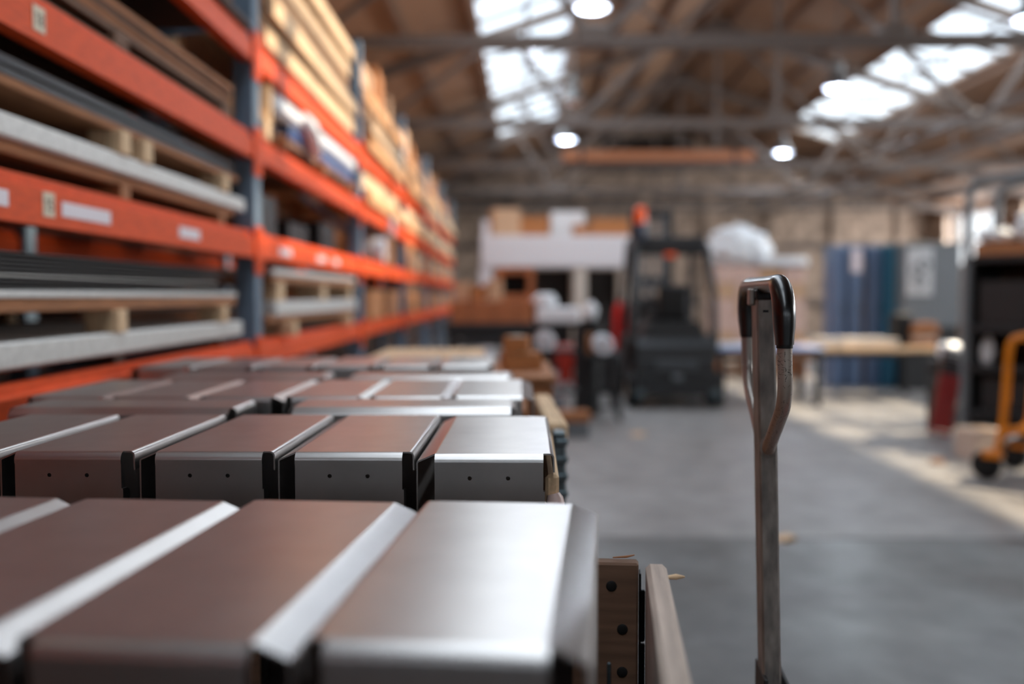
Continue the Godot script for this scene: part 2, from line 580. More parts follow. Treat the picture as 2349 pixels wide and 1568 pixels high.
# ---------------------------------------------------------------- the hall
func building() -> void:
	# floor: concrete slabs cast in bays, dark joints between
	var f := structure("floor", B(0, 0, 0))
	var cuts := [-8.2, 0.25, 4.78, 9.32, 13.9, 18.4, 23.0, 30.2]
	for i in cuts.size() - 1:
		var d0: float = cuts[i]
		var d1: float = cuts[i + 1]
		for sd in [[-5.2, 2.9], [2.9, 12.2]]:
			pbox("slab", f, Vector3((sd[0] + sd[1]) / 2, -0.1, -(d0 + d1) / 2), Vector3(sd[1] - sd[0] - 0.012, 0.2, d1 - d0 - 0.016), M.concrete_shaded if d1 < 5.0 else M.concrete, 0.004)
	pbox("joint_filler", f, Vector3(3.5, -0.135, -11.0), Vector3(17.4, 0.25, 38.4), M.joint, 0.0)
	# walls
	var eave := sky_y(8.5)
	var wl := structure("wall_left", B(-5.15, 0, 11))
	pbox("panel", wl, Vector3(0, eave / 2, 0), Vector3(0.3, eave + 0.4, 38.6), M.wall_dark, 0.0)
	# right wall: dado below and lintel above a row of high windows between piers
	var wr := structure("wall_right", B(12.05, 0, 11))
	pbox("dado", wr, Vector3(0, WIN_LO / 2 - 0.1, 0), Vector3(0.3, WIN_LO + 0.2, 38.6), M.wall, 0.0)
	pbox("lintel", wr, Vector3(0, (WIN_HI + eave + 0.2) / 2, 0), Vector3(0.3, eave + 0.2 - WIN_HI, 38.6), M.wall, 0.0)
	for k in 9:
		pbox("pier", wr, Vector3(0, (WIN_LO + WIN_HI) / 2, 17.55 - 4.5 * k), Vector3(0.42, WIN_HI - WIN_LO, 1.5), M.wall, 0.0)
	for k in 2:
		pbox("blind_panel", wr, Vector3(0, (WIN_LO + WIN_HI) / 2, 11 - (11 - 17.55 + 2.25 + 4.5 * k)), Vector3(0.3, WIN_HI - WIN_LO, 3.0), M.wall, 0.0)
	for k in range(2, 8):
		var wn := structure("window_%d" % (k - 1), B(12.05, 0, 11 - 17.55 + 2.25 + 4.5 * k))
		pbox("pane", wn, Vector3(0.02, (WIN_LO + WIN_HI) / 2, 0), Vector3(0.006, WIN_HI - WIN_LO - 0.04, 2.96), M.skylight, 0.0)
		for j in 4:
			pbox("mullion", wn, Vector3(0, (WIN_LO + WIN_HI) / 2, -1.47 + 0.98 * j), Vector3(0.06, WIN_HI - WIN_LO, 0.05), M.white_paint, 0.004)
		for y in [WIN_LO + 0.025, (WIN_LO + WIN_HI) / 2, WIN_HI - 0.025]:
			pbox("transom", wn, Vector3(0, y, 0), Vector3(0.06, 0.05, 2.98), M.white_paint, 0.004)
	var gable := PackedVector2Array([Vector2(-8.75, -0.2), Vector2(8.75, -0.2), Vector2(8.75, eave + 0.1), Vector2(0, RIDGE_Y + 0.25), Vector2(-8.75, eave + 0.1)])
	var wb := structure("wall_back", B(RIDGE, 0, 30))
	put("panel", prism(gable, -0.3, 0.0), M.wall, wb)
	for k in 9:
		pbox("pier", wb, Vector3(-7.6 + 1.9 * k, 2.0, 0.09), Vector3(0.34, 4.4, 0.18), M.wall, 0.01)
	for y in [0.95, 2.62, 4.02]:
		pbox("rail", wb, Vector3(0, y, 0.12), Vector3(17.2, 0.16, 0.12), M.truss, 0.01)
	var ve := pbox("gable_vent", wb, Vector3(0.05, 5.35, 0.06), Vector3(2.7, 1.0, 0.12), M.black_soft, 0.01)
	for k in 8:
		pbox("louvre", ve, Vector3(0, -0.42 + 0.12 * k, 0.08), Vector3(2.6, 0.02, 0.10), M.dark_x, 0.004, Basis(Vector3.RIGHT, 0.6))
	var wf := structure("wall_front", B(RIDGE, 0, -8.2))
	put("lower_panel", box_mesh(Vector3(17.5, WIN_LO + 0.2, 0.3)), M.wall_dark, wf, Transform3D(Basis(), Vector3(0, WIN_LO / 2 - 0.1, 0.15)))
	put("upper_panel", prism(PackedVector2Array([Vector2(-8.75, WIN_HI), Vector2(8.75, WIN_HI), Vector2(8.75, eave + 0.1), Vector2(0, RIDGE_Y + 0.25), Vector2(-8.75, eave + 0.1)]), 0.0, 0.3), M.wall_dark, wf)
	var edge := [-8.75]
	for x in ADDED_FRONT_WIN:
		edge.append(x - RIDGE - 1.5)
		edge.append(x - RIDGE + 1.5)
	edge.append(8.75)
	for k in range(0, edge.size(), 2):
		pbox("pier", wf, Vector3((edge[k] + edge[k + 1]) / 2, (WIN_LO + WIN_HI) / 2, 0.15), Vector3(edge[k + 1] - edge[k], WIN_HI - WIN_LO, 0.3), M.wall_dark, 0.0)
	for k in ADDED_FRONT_WIN.size():  # unseen windows, added for fill from behind the camera
		var wn := structure("window_%d" % (k + 7), B(ADDED_FRONT_WIN[k], 0, -8.35))
		pbox("pane", wn, Vector3(0, (WIN_LO + WIN_HI) / 2, 0.02), Vector3(2.96, WIN_HI - WIN_LO - 0.04, 0.006), M.skylight, 0.0)
		for j in 4:
			pbox("mullion", wn, Vector3(-1.47 + 0.98 * j, (WIN_LO + WIN_HI) / 2, 0), Vector3(0.05, WIN_HI - WIN_LO, 0.06), M.white_paint, 0.004)
	# board partition added behind the rack to keep its inside dark
	var part := structure("wall_rack_added", B(-2.62, 0, 10.6))
	for k in 19:
		pbox("board", part, Vector3(0, 1.75, 17.6 - 1.96 * k), Vector3(0.05, 3.5, 1.94), M.dark_y, 0.004)
	# roof: boarded slopes on both sides of each skylight strip, purlins below
	for side in [-1.0, 1.0]:
		var cl := structure("ceiling", B(RIDGE, 0, 0))
		var tilt := Basis(Vector3(0, 0, 1), -side * atan(SLOPE))
		var k := sqrt(1 + SLOPE * SLOPE)
		var near := NEAR_L if side < 0 else NEAR_R
		var segs := [[0.0, SKY_IN, -8.3, 30.2], [SKY_OUT, 8.85, -8.3, 30.2], [SKY_IN, SKY_OUT, -8.3, near], [SKY_IN, SKY_OUT, 25.3, 30.2]]
		if side < 0:
			segs.append_array([[0.0, ADDED_WIDE_IN, -8.3, 30.2], [ADDED_WIDE_IN, SKY_IN, -8.3, ADDED_WIDE_NEAR], [ADDED_WIDE_IN, SKY_IN, ADDED_WIDE_FAR, 30.2]])
			segs.remove_at(0)
		for seg in segs:
			var o: float = (seg[0] + seg[1]) / 2
			pbox("boarding", cl, Vector3(side * o, sky_y(o) + 0.06 * k, -(seg[2] + seg[3]) / 2), Vector3((seg[1] - seg[0]) * k, 0.12, seg[3] - seg[2]), M.roof, 0.0, tilt)
		for o in [0.25, 1.1, 1.95, 2.76, 4.24, 5.1, 5.95, 6.8, 7.65, 8.4]:
			pbox("purlin", cl, Vector3(side * o, sky_y(o) - 0.07, -10.9), Vector3(0.07, 0.15, 38.4), M.brown_z, 0.004, tilt)
		# skylight: translucent sheets between glazing bars
		var win := structure("window_left" if side < 0 else "window_right", B(RIDGE, 0, 0))
		var n := int(round((25.3 - near) / 1.10))
		var step := (25.3 - near) / n
		var o2 := (SKY_IN + SKY_OUT) / 2
		for i in n:
			var d := near + step * (i + 0.5)
			put("pane", corrugated((SKY_OUT - SKY_IN) * k, step - 0.03), M.skylight, win, Transform3D(tilt, Vector3(side * o2, sky_y(o2) + 0.03, -d)))
			if i > 0:
				pbox("glazing_bar", win, Vector3(side * o2, sky_y(o2) + 0.0, -(near + step * i)), Vector3((SKY_OUT - SKY_IN) * k, 0.07, 0.035), M.truss, 0.003, tilt)
		if side < 0:  # extra panes added above the view to let sun onto the rack
			var o3 := (ADDED_WIDE_IN + SKY_IN) / 2
			for i in 6:
				var d := ADDED_WIDE_NEAR + (ADDED_WIDE_FAR - ADDED_WIDE_NEAR) / 6 * (i + 0.5)
				put("pane", corrugated((SKY_IN - ADDED_WIDE_IN) * k - 0.04, (ADDED_WIDE_FAR - ADDED_WIDE_NEAR) / 6 - 0.03), M.skylight, win, Transform3D(tilt, Vector3(side * o3, sky_y(o3) + 0.03, -d)))
				pbox("glazing_bar", win, Vector3(side * o3, sky_y(o3), -(d - (ADDED_WIDE_FAR - ADDED_WIDE_NEAR) / 12)), Vector3((SKY_IN - ADDED_WIDE_IN) * k, 0.07, 0.035), M.truss, 0.003, tilt)
		pbox("glazing_bar", win, Vector3(side * o2, sky_y(o2) - 0.04, -(near + 25.3) / 2), Vector3(0.04, 0.05, 25.3 - near), M.truss, 0.003, tilt)

# a wavy translucent sheet, waves running across the strip
func corrugated(w: float, l: float) -> Mesh:
	var key := "c%.3f,%.3f" % [w, l]
	if meshes.has(key):
		return meshes[key]
	var st := ST()
	var n := 42
	for i in n:
		var z0 := -l / 2 + l * i / n
		var z1 := -l / 2 + l * (i + 1) / n
		var y0 := 0.018 * cos(TAU * 7 * i / n)
		var y1 := 0.018 * cos(TAU * 7 * (i + 1) / n)
		var n0 := Vector3(0, 1, 0.018 * TAU * 7 / l * sin(TAU * 7 * i / n)).normalized()
		var n1 := Vector3(0, 1, 0.018 * TAU * 7 / l * sin(TAU * 7 * (i + 1) / n)).normalized()
		quadn(st, Vector3(-w / 2, y1, z1), Vector3(w / 2, y1, z1), Vector3(w / 2, y0, z0), Vector3(-w / 2, y0, z0), n1, n1, n0, n0)
		quadn(st, Vector3(-w / 2, y0 - 0.004, z0), Vector3(w / 2, y0 - 0.004, z0), Vector3(w / 2, y1 - 0.004, z1), Vector3(-w / 2, y1 - 0.004, z1), -n0, -n0, -n1, -n1)
	meshes[key] = st.commit()
	return meshes[key]

func trusses() -> void:
	var order := ["behind the camera's bay", "over the nearest rack bay", "above the second rack bay", "in front of the forklift", "above the forklift", "carrying the added beam painted as sunlight", "above the carton stack at the far end", "closest to the back wall"]
	var dd := [-3.9, 0.6, 5.1, 9.6, 14.1, 18.6, 23.1, 27.6]
	for i in dd.size():
		var t := thing("roof_truss", "steel roof truss " + String(order[i]), "truss", B(RIDGE, 3.57, dd[i]).origin, -PSI, "steel roof trusses")
		var apex := Vector3(0, sky_y(0) - 3.57 - 0.26, 0)
		bar("bottom_chord", t, Vector3(-8.3, 0, 0), Vector3(8.3, 0, 0), 0.09, 0.13, M.truss)
		pbox("king_post", t, Vector3(0, apex.y / 2, 0), Vector3(0.07, apex.y, 0.07), M.truss)
		for s in [-1.0, 1.0]:
			var low := Vector3(s * 8.35, sky_y(8.35) - 3.57 - 0.26, 0)
			bar("top_chord", t, apex, low, 0.10, 0.15, M.truss)
			var node := Vector3(s * 2.85, 0, 0)
			bar("web", t, apex, node, 0.075, 0.075, M.truss)
			bar("web", t, node, Vector3(s * 3.75, sky_y(3.75) - 3.83, 0), 0.085, 0.085, M.truss)
			bar("web", t, Vector3(s * 3.75, sky_y(3.75) - 3.83, 0), Vector3(s * 5.6, 0, 0), 0.06, 0.06, M.truss)
			bar("web", t, Vector3(s * 5.6, 0, 0), Vector3(s * 6.1, sky_y(6.1) - 3.83, 0), 0.06, 0.06, M.truss)
			bar("web", t, node * 0.5 + apex * 0.5, Vector3(s * 2.2, sky_y(2.2) - 3.83, 0), 0.05, 0.05, M.truss)
			pbox("gusset_plate", t, node + Vector3(0, 0.05, 0), Vector3(0.34, 0.24, 0.12), M.truss, 0.03)
		pbox("gusset_plate", t, Vector3(0, 0.05, 0), Vector3(0.30, 0.22, 0.12), M.truss, 0.03)
		pbox("gusset_plate", t, apex, Vector3(0.5, 0.25, 0.12), M.truss, 0.03)
	var rb := thing("painted_sun_beam", "added beam painted orange brown as sunlight along a truss chord in mid hall", "beam", B(RIDGE, 3.64, 18.45).origin, -PSI)  # beam added; its orange stands for sun on the truss chord
	pbox("beam", rb, Vector3(-1.1, 0.08, 0), Vector3(3.5, 0.18, 0.16), mat("painted_sun", Color(0.66, 0.42, 0.28), 0.6), 0.01)
	for s in [-1.0, 1.0]:
		pbox("strap", rb, Vector3(-1.1 + s * 1.4, 0.08, 0), Vector3(0.06, 0.20, 0.18), M.black_steel, 0.003)
	# two conduits slung under the right hand side of the trusses
	for c in [[5.3, 3.30, "upper grey cable conduit running the hall's length below the trusses"], [5.9, 3.17, "lower grey cable conduit running the hall's length below the trusses"]]:
		var t := thing("cable_conduit", c[2], "conduit", B(c[0], c[1], 16).origin, -PSI, "conduits under the trusses")
		plathe("pipe", t, [[0.0, -12.0], [0.045, -12.0], [0.045, 12.0], [0.0, 12.0]], M.truss, Transform3D(Basis(Vector3.RIGHT, PI / 2), Vector3.ZERO), 12)
		for k in [9.6, 14.1, 18.6, 23.1, 27.6]:
			pbox("hanger", t, Vector3(0, (3.57 - c[1]) / 2, 16 - k), Vector3(0.03, 3.57 - c[1] - 0.03, 0.03), M.truss, 0.002)

func pendants() -> void:
	var spots := [[0.67, 10.95, 4.27, 1, "lit high bay lamp nearest to the camera, beside the skylight"], [0.70, 16.2, 4.27, 0, "unlit high bay lamp between two lit ones, with pinkish reflector"],
		[0.72, 20.1, 4.27, 1, "lit high bay lamp farthest along the skylight on the rack side"], [4.62, 15.2, 4.27, 1, "lit high bay lamp seen against the lower end of the far skylight"],
		[5.52, 22.0, 4.27, 1, "lit high bay lamp above the carton stack, lowest in the hall"], [5.66, 11.5, 4.27, 1, "lit high bay lamp nearest the dark shelving, by the far skylight"]]
	for s in spots:
		var pos := B(s[0], s[2], s[1]).origin
		var t := thing("pendant_lamp", s[4], "lamp", pos, 0.0, "high bay pendant lamps")
		plathe("reflector", t, [[0.185, 0.0], [0.19, 0.0], [0.17, 0.10], [0.11, 0.20], [0.09, 0.22], [0.0, 0.22]], M.lamp_body, Transform3D(), 28)
		plathe("housing", t, [[0.0, 0.22], [0.085, 0.22], [0.085, 0.38], [0.03, 0.41], [0.0, 0.41]], M.lamp_body, Transform3D(), 20)
		plathe("diffuser", t, [[0.0, -0.028], [0.09, -0.02], [0.15, -0.005], [0.184, 0.012], [0.0, 0.012]], M.lamp_glow if s[3] else M.lamp_off, Transform3D(), 28)
		var off: float = absf(s[0] - RIDGE)
		var top: float = sky_y(off) - s[2] - 0.06
		plathe("rod", t, [[0.0, 0.41], [0.012, 0.41], [0.012, top], [0.0, top]], M.lamp_body, Transform3D(), 8)
		if s[3]:
			var l := OmniLight3D.new()
			l.name = "pendant_light"
			l.position = pos + Vector3(0, -0.12, 0)
			l.light_energy = 1.2
			l.light_color = Color(0.88, 0.94, 1.0)
			l.light_size = 0.09
			l.omni_range = 40.0
			l.omni_attenuation = 2.0
			l.shadow_enabled = true
			add_child(l, true)

# ---------------------------------------------------------------- pallet rack
const UP := ["lowest", "second up", "third up", "fourth up", "fifth up", "sixth up", "seventh up", "eighth up", "topmost"]
const RACK_D := 4.4
var rack_t := Transform3D(Basis(Vector3.UP, 0.0042), Vector3(-1.12, 0, -4.4))
const LEVELS := [0.97, 1.45, 1.88, 2.295]
const BAYS := [-1.82, 1.28, 4.40, 7.50, 10.60, 13.70, 16.80, 19.90]

func R(x: float, y: float, d: float) -> Vector3:
	return rack_t * Vector3(x, y + 0.0015, RACK_D - d)

func rack_all() -> void:
	var t := thing("pallet_rack", "orange and slate blue pallet rack filled with sheet metal and timber", "rack", rack_t.origin, 0.0042)
	var prof := PackedVector2Array([Vector2(0, 0), Vector2(0, 0.085), Vector2(-0.018, 0.092), Vector2(-0.018, 0.115), Vector2(-0.05, 0.115), Vector2(-0.05, 0)])
	var col := PackedVector2Array([Vector2(-0.05, 0.0), Vector2(-0.03, 0.008), Vector2(-0.012, 0.0), Vector2(0.012, 0.0), Vector2(0.03, 0.008), Vector2(0.05, 0.0), Vector2(0.05, -0.085), Vector2(0.03, -0.085), Vector2(0.03, -0.07), Vector2(-0.03, -0.07), Vector2(-0.03, -0.085), Vector2(-0.05, -0.085)])
	for i in BAYS.size():
		var z: float = RACK_D - BAYS[i]
		for x in [0.0, -1.0]:
			# upright: folded channel standing on a foot plate
			put("upright", prism(col, 0.012, 3.05), M.slate, t, Transform3D(Basis(Vector3(0, 0, -1), Vector3(1, 0, 0), Vector3(0, 1, 0)) * Basis.from_scale(Vector3(1, 1, 1)), Vector3(x, 0, z)))
			pbox("foot_plate", t, Vector3(x - 0.04, 0.006, z), Vector3(0.13, 0.012, 0.14), M.slate, 0.002)
		for k in 4:
			var y0 := 0.25 + 0.7 * k
			bar("brace", t, Vector3(-0.09, y0, z), Vector3(-0.94, y0 + (0.65 if k % 2 == 0 else -0.1), z), 0.03, 0.04, M.slate, 0.003)
	for i in BAYS.size() - 1:
		var d0: float = BAYS[i] + 0.05
		var d1: float = BAYS[i + 1] - 0.05
		for li in LEVELS.size():
			for x in [0.0, -1.02]:
				var y: float = LEVELS[li] - 0.115
				var b := put("beam", prism(prof, -(d1 - d0) / 2, (d1 - d0) / 2), M.orange, t, Transform3D(Basis(), Vector3(x, y, RACK_D - (d0 + d1) / 2)))
				if x == 0.0:
					for e in [-1.0, 1.0]:
						pbox("end_connector", b, Vector3(0.004, 0.03, e * ((d1 - d0) / 2 + 0.022)), Vector3(0.014, 0.21, 0.055), M.orange, 0.003)
					beam_labels(b, i, li, (d0 + d1) / 2)
	bay_near()
	bay_second()
	bays_far()

func beam_labels(b: Node3D, i: int, li: int, dm: float) -> void:
	# stickers on the beams' faces, read from the aisle (+x)
	var turn := Basis(Vector3.UP, PI / 2)
	var square := []
	var strip := []
	if i == 1 and li == 2:
		square = [[2.37, "18"]]
	elif i == 1 and li == 1:
		square = [[2.40, "15"]]
		strip = [[2.14, 0.13], [2.62, 0.30], [3.46, 0.22]]
	elif i == 1 and li == 0:
		square = [[2.41, "18"]]
	elif i == 2 and li == 1:
		strip = [[4.95, 0.26], [5.9, 0.24], [6.4, 0.2]]
	for s in square:
		var l := pbox("label_plate", b, Vector3(0.0012, 0.052, dm - s[0]), Vector3(0.0016, 0.058, 0.06), M.label, 0.0)
		var tm := TextMesh.new()
		tm.text = s[1]
		tm.font_size = 24
		tm.pixel_size = 0.0017
		tm.depth = 0.0006
		l.set_meta("label", "cream location sticker marked " + String(s[1]))
		var st := ST()
		st.append_from(tm, 0, Transform3D(turn, Vector3(0.0010, 0, 0)))
		# lettering is part of its sticker: joined as a second surface
		var am: ArrayMesh = ArrayMesh.new()
		am.add_surface_from_arrays(Mesh.PRIMITIVE_TRIANGLES, l.mesh.surface_get_arrays(0))
		am.surface_set_material(0, M.label)
		st.commit(am)
		am.surface_set_material(1, M.ink)
		l.material_override = null
		l.mesh = am
	for s in strip:
		pbox("paper_strip", b, Vector3(0.0012, 0.048, dm - s[0]), Vector3(0.0016, 0.036, s[1]), M.label_white, 0.0)

# a long pallet, boards along the rack, made once and copied
var long_pallet: Node3D

func make_pallet(called: String, label: String, w: float, l: float, h: float, tone: String, group: String, boards := 5, sided := false) -> Node3D:
	# boards run along z (length l), width w along x
	var t := thing(called, label, "pallet", Vector3.ZERO, 0.0, group)
	var bt := 0.022
	for k in boards:
		var x := -w / 2 + w / boards * (k + 0.5)
		pbox("deck_board", t, Vector3(x, h - bt / 2, 0), Vector3(w / boards * 0.86, bt, l), M[tone + "_z"], 0.002)
	for z in [-l / 2 + 0.06, 0.0, l / 2 - 0.06]:
		pbox("stringer_board", t, Vector3(0, h - bt * 1.5, z), Vector3(w, bt, 0.1), M[tone + "_x"], 0.002)
		for x in [-w / 2 + 0.05, 0.0, w / 2 - 0.05]:
			pbox("block", t, Vector3(x * (0.84 if sided else 1.0), (h - bt * 2 + bt) / 2 - (bt / 2 if sided else 0.0), z), Vector3(0.1, h - bt * (2 if sided else 3), 0.11), M[tone + "_y"], 0.003)
	if sided:
		for x in [-w / 2 + 0.018, w / 2 - 0.018]:
			pbox("side_beam", t, Vector3(x, (h - bt) / 2 + 0.005, 0), Vector3(0.036, h - bt - 0.012, l), M[tone + "_z"], 0.003)
		return t
	for x in [-w / 2 + 0.05, 0.0, w / 2 - 0.05]:
		pbox("base_board", t, Vector3(x, bt / 2, 0), Vector3(0.1, bt, l), M[tone + "_z"], 0.002)
	return t

func long_at(label: String, x: float, y: float, d: float) -> void:
	if long_pallet == null:
		long_pallet = make_pallet("timber_skid", label, 0.92, 2.55, 0.125, "pine", "long timber skids on the rack", 5, true)
		long_pallet.position = R(x, y, d)
		long_pallet.rotation.y = 0.0042
	else:
		var c := copy(long_pallet, label, R(x, y, d), 0.0042 + rng.randf_range(-0.012, 0.012))
		if rng.randf() < 0.45:
			for p in c.get_children():
				for ax in ["_x", "_y", "_z"]:
					if p.material_override == M["pine" + ax]:
						p.material_override = M["pine_warm" + ax]

func solid(called: String, label: String, cat: String, at: Vector3, s: Vector3, m: Material, turn := 0.0, bev := 0.004, group := "") -> MeshInstance3D:
	# a thing that is one block; "at" is the middle of its base
	var o := put(numbered(called), box_mesh(s, bev), m, self, Transform3D(Basis(Vector3.UP, turn), at + Vector3(0, s.y / 2, 0)))
	tag(o, label, cat, group)
	return o

func bearers(y: float, h: float, dlist: Array, where: String, tone: String) -> void:
	for k in dlist.size():
		solid("timber_bearer", "%s timber bearer %s, %s" % ["pale" if tone == "pine" else "brown", ["at the open near end", "in the middle", "at the upright end", "next to the middle one"][k], where], "bearer", R(-0.52, y, dlist[k]), Vector3(0.98, h, 0.075), M[tone + "_x"], 0.0042, 0.004, "bearers under the sheet packs")

func bay_near() -> void:
	# level above the orange beam nearest the top: a skid of boards with dark sheets
	var y := 1.88
	var sk := make_pallet("timber_skid", "low brown skid on the upper beams of the nearest bay, under boards", 0.95, 2.3, 0.085, "brown", "long timber skids on the rack")
	sk.position = R(-0.52, y, 3.0)
	for k in 3:
		solid("timber_board", "rough brown board on the low skid of the nearest bay, %s" % ["lowest", "middle", "top"][k], "board", R(-0.53 + 0.006 * k, y + 0.085 + 0.021 * k, 3.02 - 0.02 * k), Vector3(0.95, 0.020, 2.36), M["tan_z"] if k != 1 else M["brown_z"], 0.0042 - 0.004 * k, 0.002, "boards on the low skid")
	for k in 3:
		solid("steel_sheet", "dark steel sheet on the brown boards, nearest bay's upper level, %s" % ["lowest", "middle", "top"][k], "sheet", R(-0.55, y + 0.149 + 0.007 * k, 2.85 + 0.03 * k), Vector3(0.95, 0.006, 2.3), M.sheet_dark, 0.0042 + 0.003 * k, 0.0, "dark sheets on the upper level")
	for k in 2:  # decks and crates added to keep sun out of the rack
		solid("added_plywood_deck", "added dark plywood deck blocking sun on the topmost beams, %s" % ["nearest bay in view", "bay beside the camera"][k], "deck", R(-0.51, 2.295, [2.84, -0.27][k]), Vector3(1.04, 0.03, 2.9), M["dark_z"], 0.0042, 0.002)
		solid("steel_crate", "added dark steel crate blocking sun on the plywood deck, %s" % ["nearest bay in view", "bay beside the camera"][k], "crate", R(-0.66, 2.326, [2.84, -0.27][k]), Vector3(0.72, 0.8, 2.86), M.sheet_dark, 0.0042, 0.01, "added crates on the plywood decks")
	# middle level: bearers, plank, pale slab, blocks, plank, dark sheets
	y = 1.45
	bearers(y, 0.045, [2.02, 2.97, 3.97], "under the pale slab", "tan")
	solid("timber_plank", "brown plank carrying the pale metal slab on the middle level", "plank", R(-0.5, y + 0.045, 2.95), Vector3(0.9, 0.028, 2.5), M["tan_z"], 0.0042)
	solid("sheet_pack", "pale grey pack of metal sheets with a bright edge, middle level of nearest bay", "sheet pack", R(-0.49, y + 0.073, 2.9), Vector3(0.94, 0.055, 2.75), M.sheet_pale, 0.0042, 0.006)
	for k in 3:
		solid("timber_block", "pale block standing on the pale slab, %s" % ["nearest the middle of the bay", "beside the middle one", "close to the blue upright"][k], "block", R(-0.06, y + 0.128, [2.93, 3.11, 3.97][k]), Vector3(0.10, 0.068, 0.075), M["pine_y"], 0.0042, 0.004, "spacer blocks on the pale slab")
	for k in 3:
		solid("timber_block", "pale spacer block at the rear of the pale slab, %s" % ["nearest mid bay", "beside the middle one", "by the rear upright"][k], "block", R(-0.9, y + 0.128, [2.93, 3.11, 3.97][k]), Vector3(0.10, 0.068, 0.075), M["pine_y"], 0.0042, 0.004, "rear spacer blocks on the pale slab")
	solid("timber_plank", "brown plank on spacer blocks below the upper dark sheets", "plank", R(-0.5, y + 0.196, 2.95), Vector3(0.92, 0.024, 2.6), M["tan_z"], 0.0042)
	for k in 6:
		solid("steel_sheet", "dark steel sheet in the pack above the pale slab, %s" % (UP[k] if k < 5 else "topmost"), "sheet", R(-0.5 - 0.006 * (k % 3), y + 0.220 + 0.0085 * k, 2.85 + 0.02 * (k % 2)), Vector3(0.92, 0.007, 2.65), M.sheet_dark, 0.0042 + 0.002 * (k % 3), 0.0, "dark sheets on the middle level")
	# a plank and a red item deep inside, seen under the pale slab
	# lowest level in view
	y = 0.97
	bearers(y, 0.03, [2.0, 2.9, 3.95], "under the weathered pack", "dark")
	solid("sheet_pack", "weathered pale grey sheet pack with tape marks, lowest level of nearest bay", "sheet pack", R(-0.5, y + 0.03, 2.86), Vector3(0.96, 0.062, 2.7), M.sheet_pale, 0.0042, 0.006)
	for k in 2:
		solid("timber_block", "pale block on the weathered pack, %s" % ["mid bay", "near the blue upright"][k], "block", R(-0.06, y + 0.092, [2.88, 3.93][k]), Vector3(0.10, 0.066, 0.07), M["pine_y"], 0.0042, 0.004, "spacer blocks on the weathered pack")
	for k in 2:
		solid("timber_block", "pale block at the rear of the weathered pack, %s" % ["mid bay", "near the rear upright"][k], "block", R(-0.9, y + 0.092, [2.88, 3.93][k]), Vector3(0.10, 0.066, 0.07), M["pine_y"], 0.0042, 0.004, "rear blocks on the weathered pack")
	solid("timber_plank", "brown squared timber under the fanned dark sheets, lowest level", "plank", R(-0.5, y + 0.158, 2.9), Vector3(0.94, 0.034, 2.5), M["tan_z"], 0.0042)
	solid("sheet_pack", "thin pale aluminium pack with torn film edge, below the fanned sheets", "sheet pack", R(-0.5, y + 0.192, 2.85), Vector3(0.95, 0.018, 2.6), M.sheet_pale, 0.0052, 0.003)
	for k in 9:
		solid("steel_sheet", "thin %s sheet in the fanned stack low in the nearest bay, %s" % ["pale" if k == 3 else "dark", UP[k]], "sheet", R(-0.52 - 0.004 * (k * 5 % 4), y + 0.212 + 0.0105 * k, 2.72 + 0.03 * (k * 7 % 4)), Vector3(0.94, 0.0045, 2.5), M.sheet_dark if k != 3 else M.sheet_pale, 0.0042 + 0.0025 * (k * 3 % 5 - 2), 0.0, "fanned dark sheets")

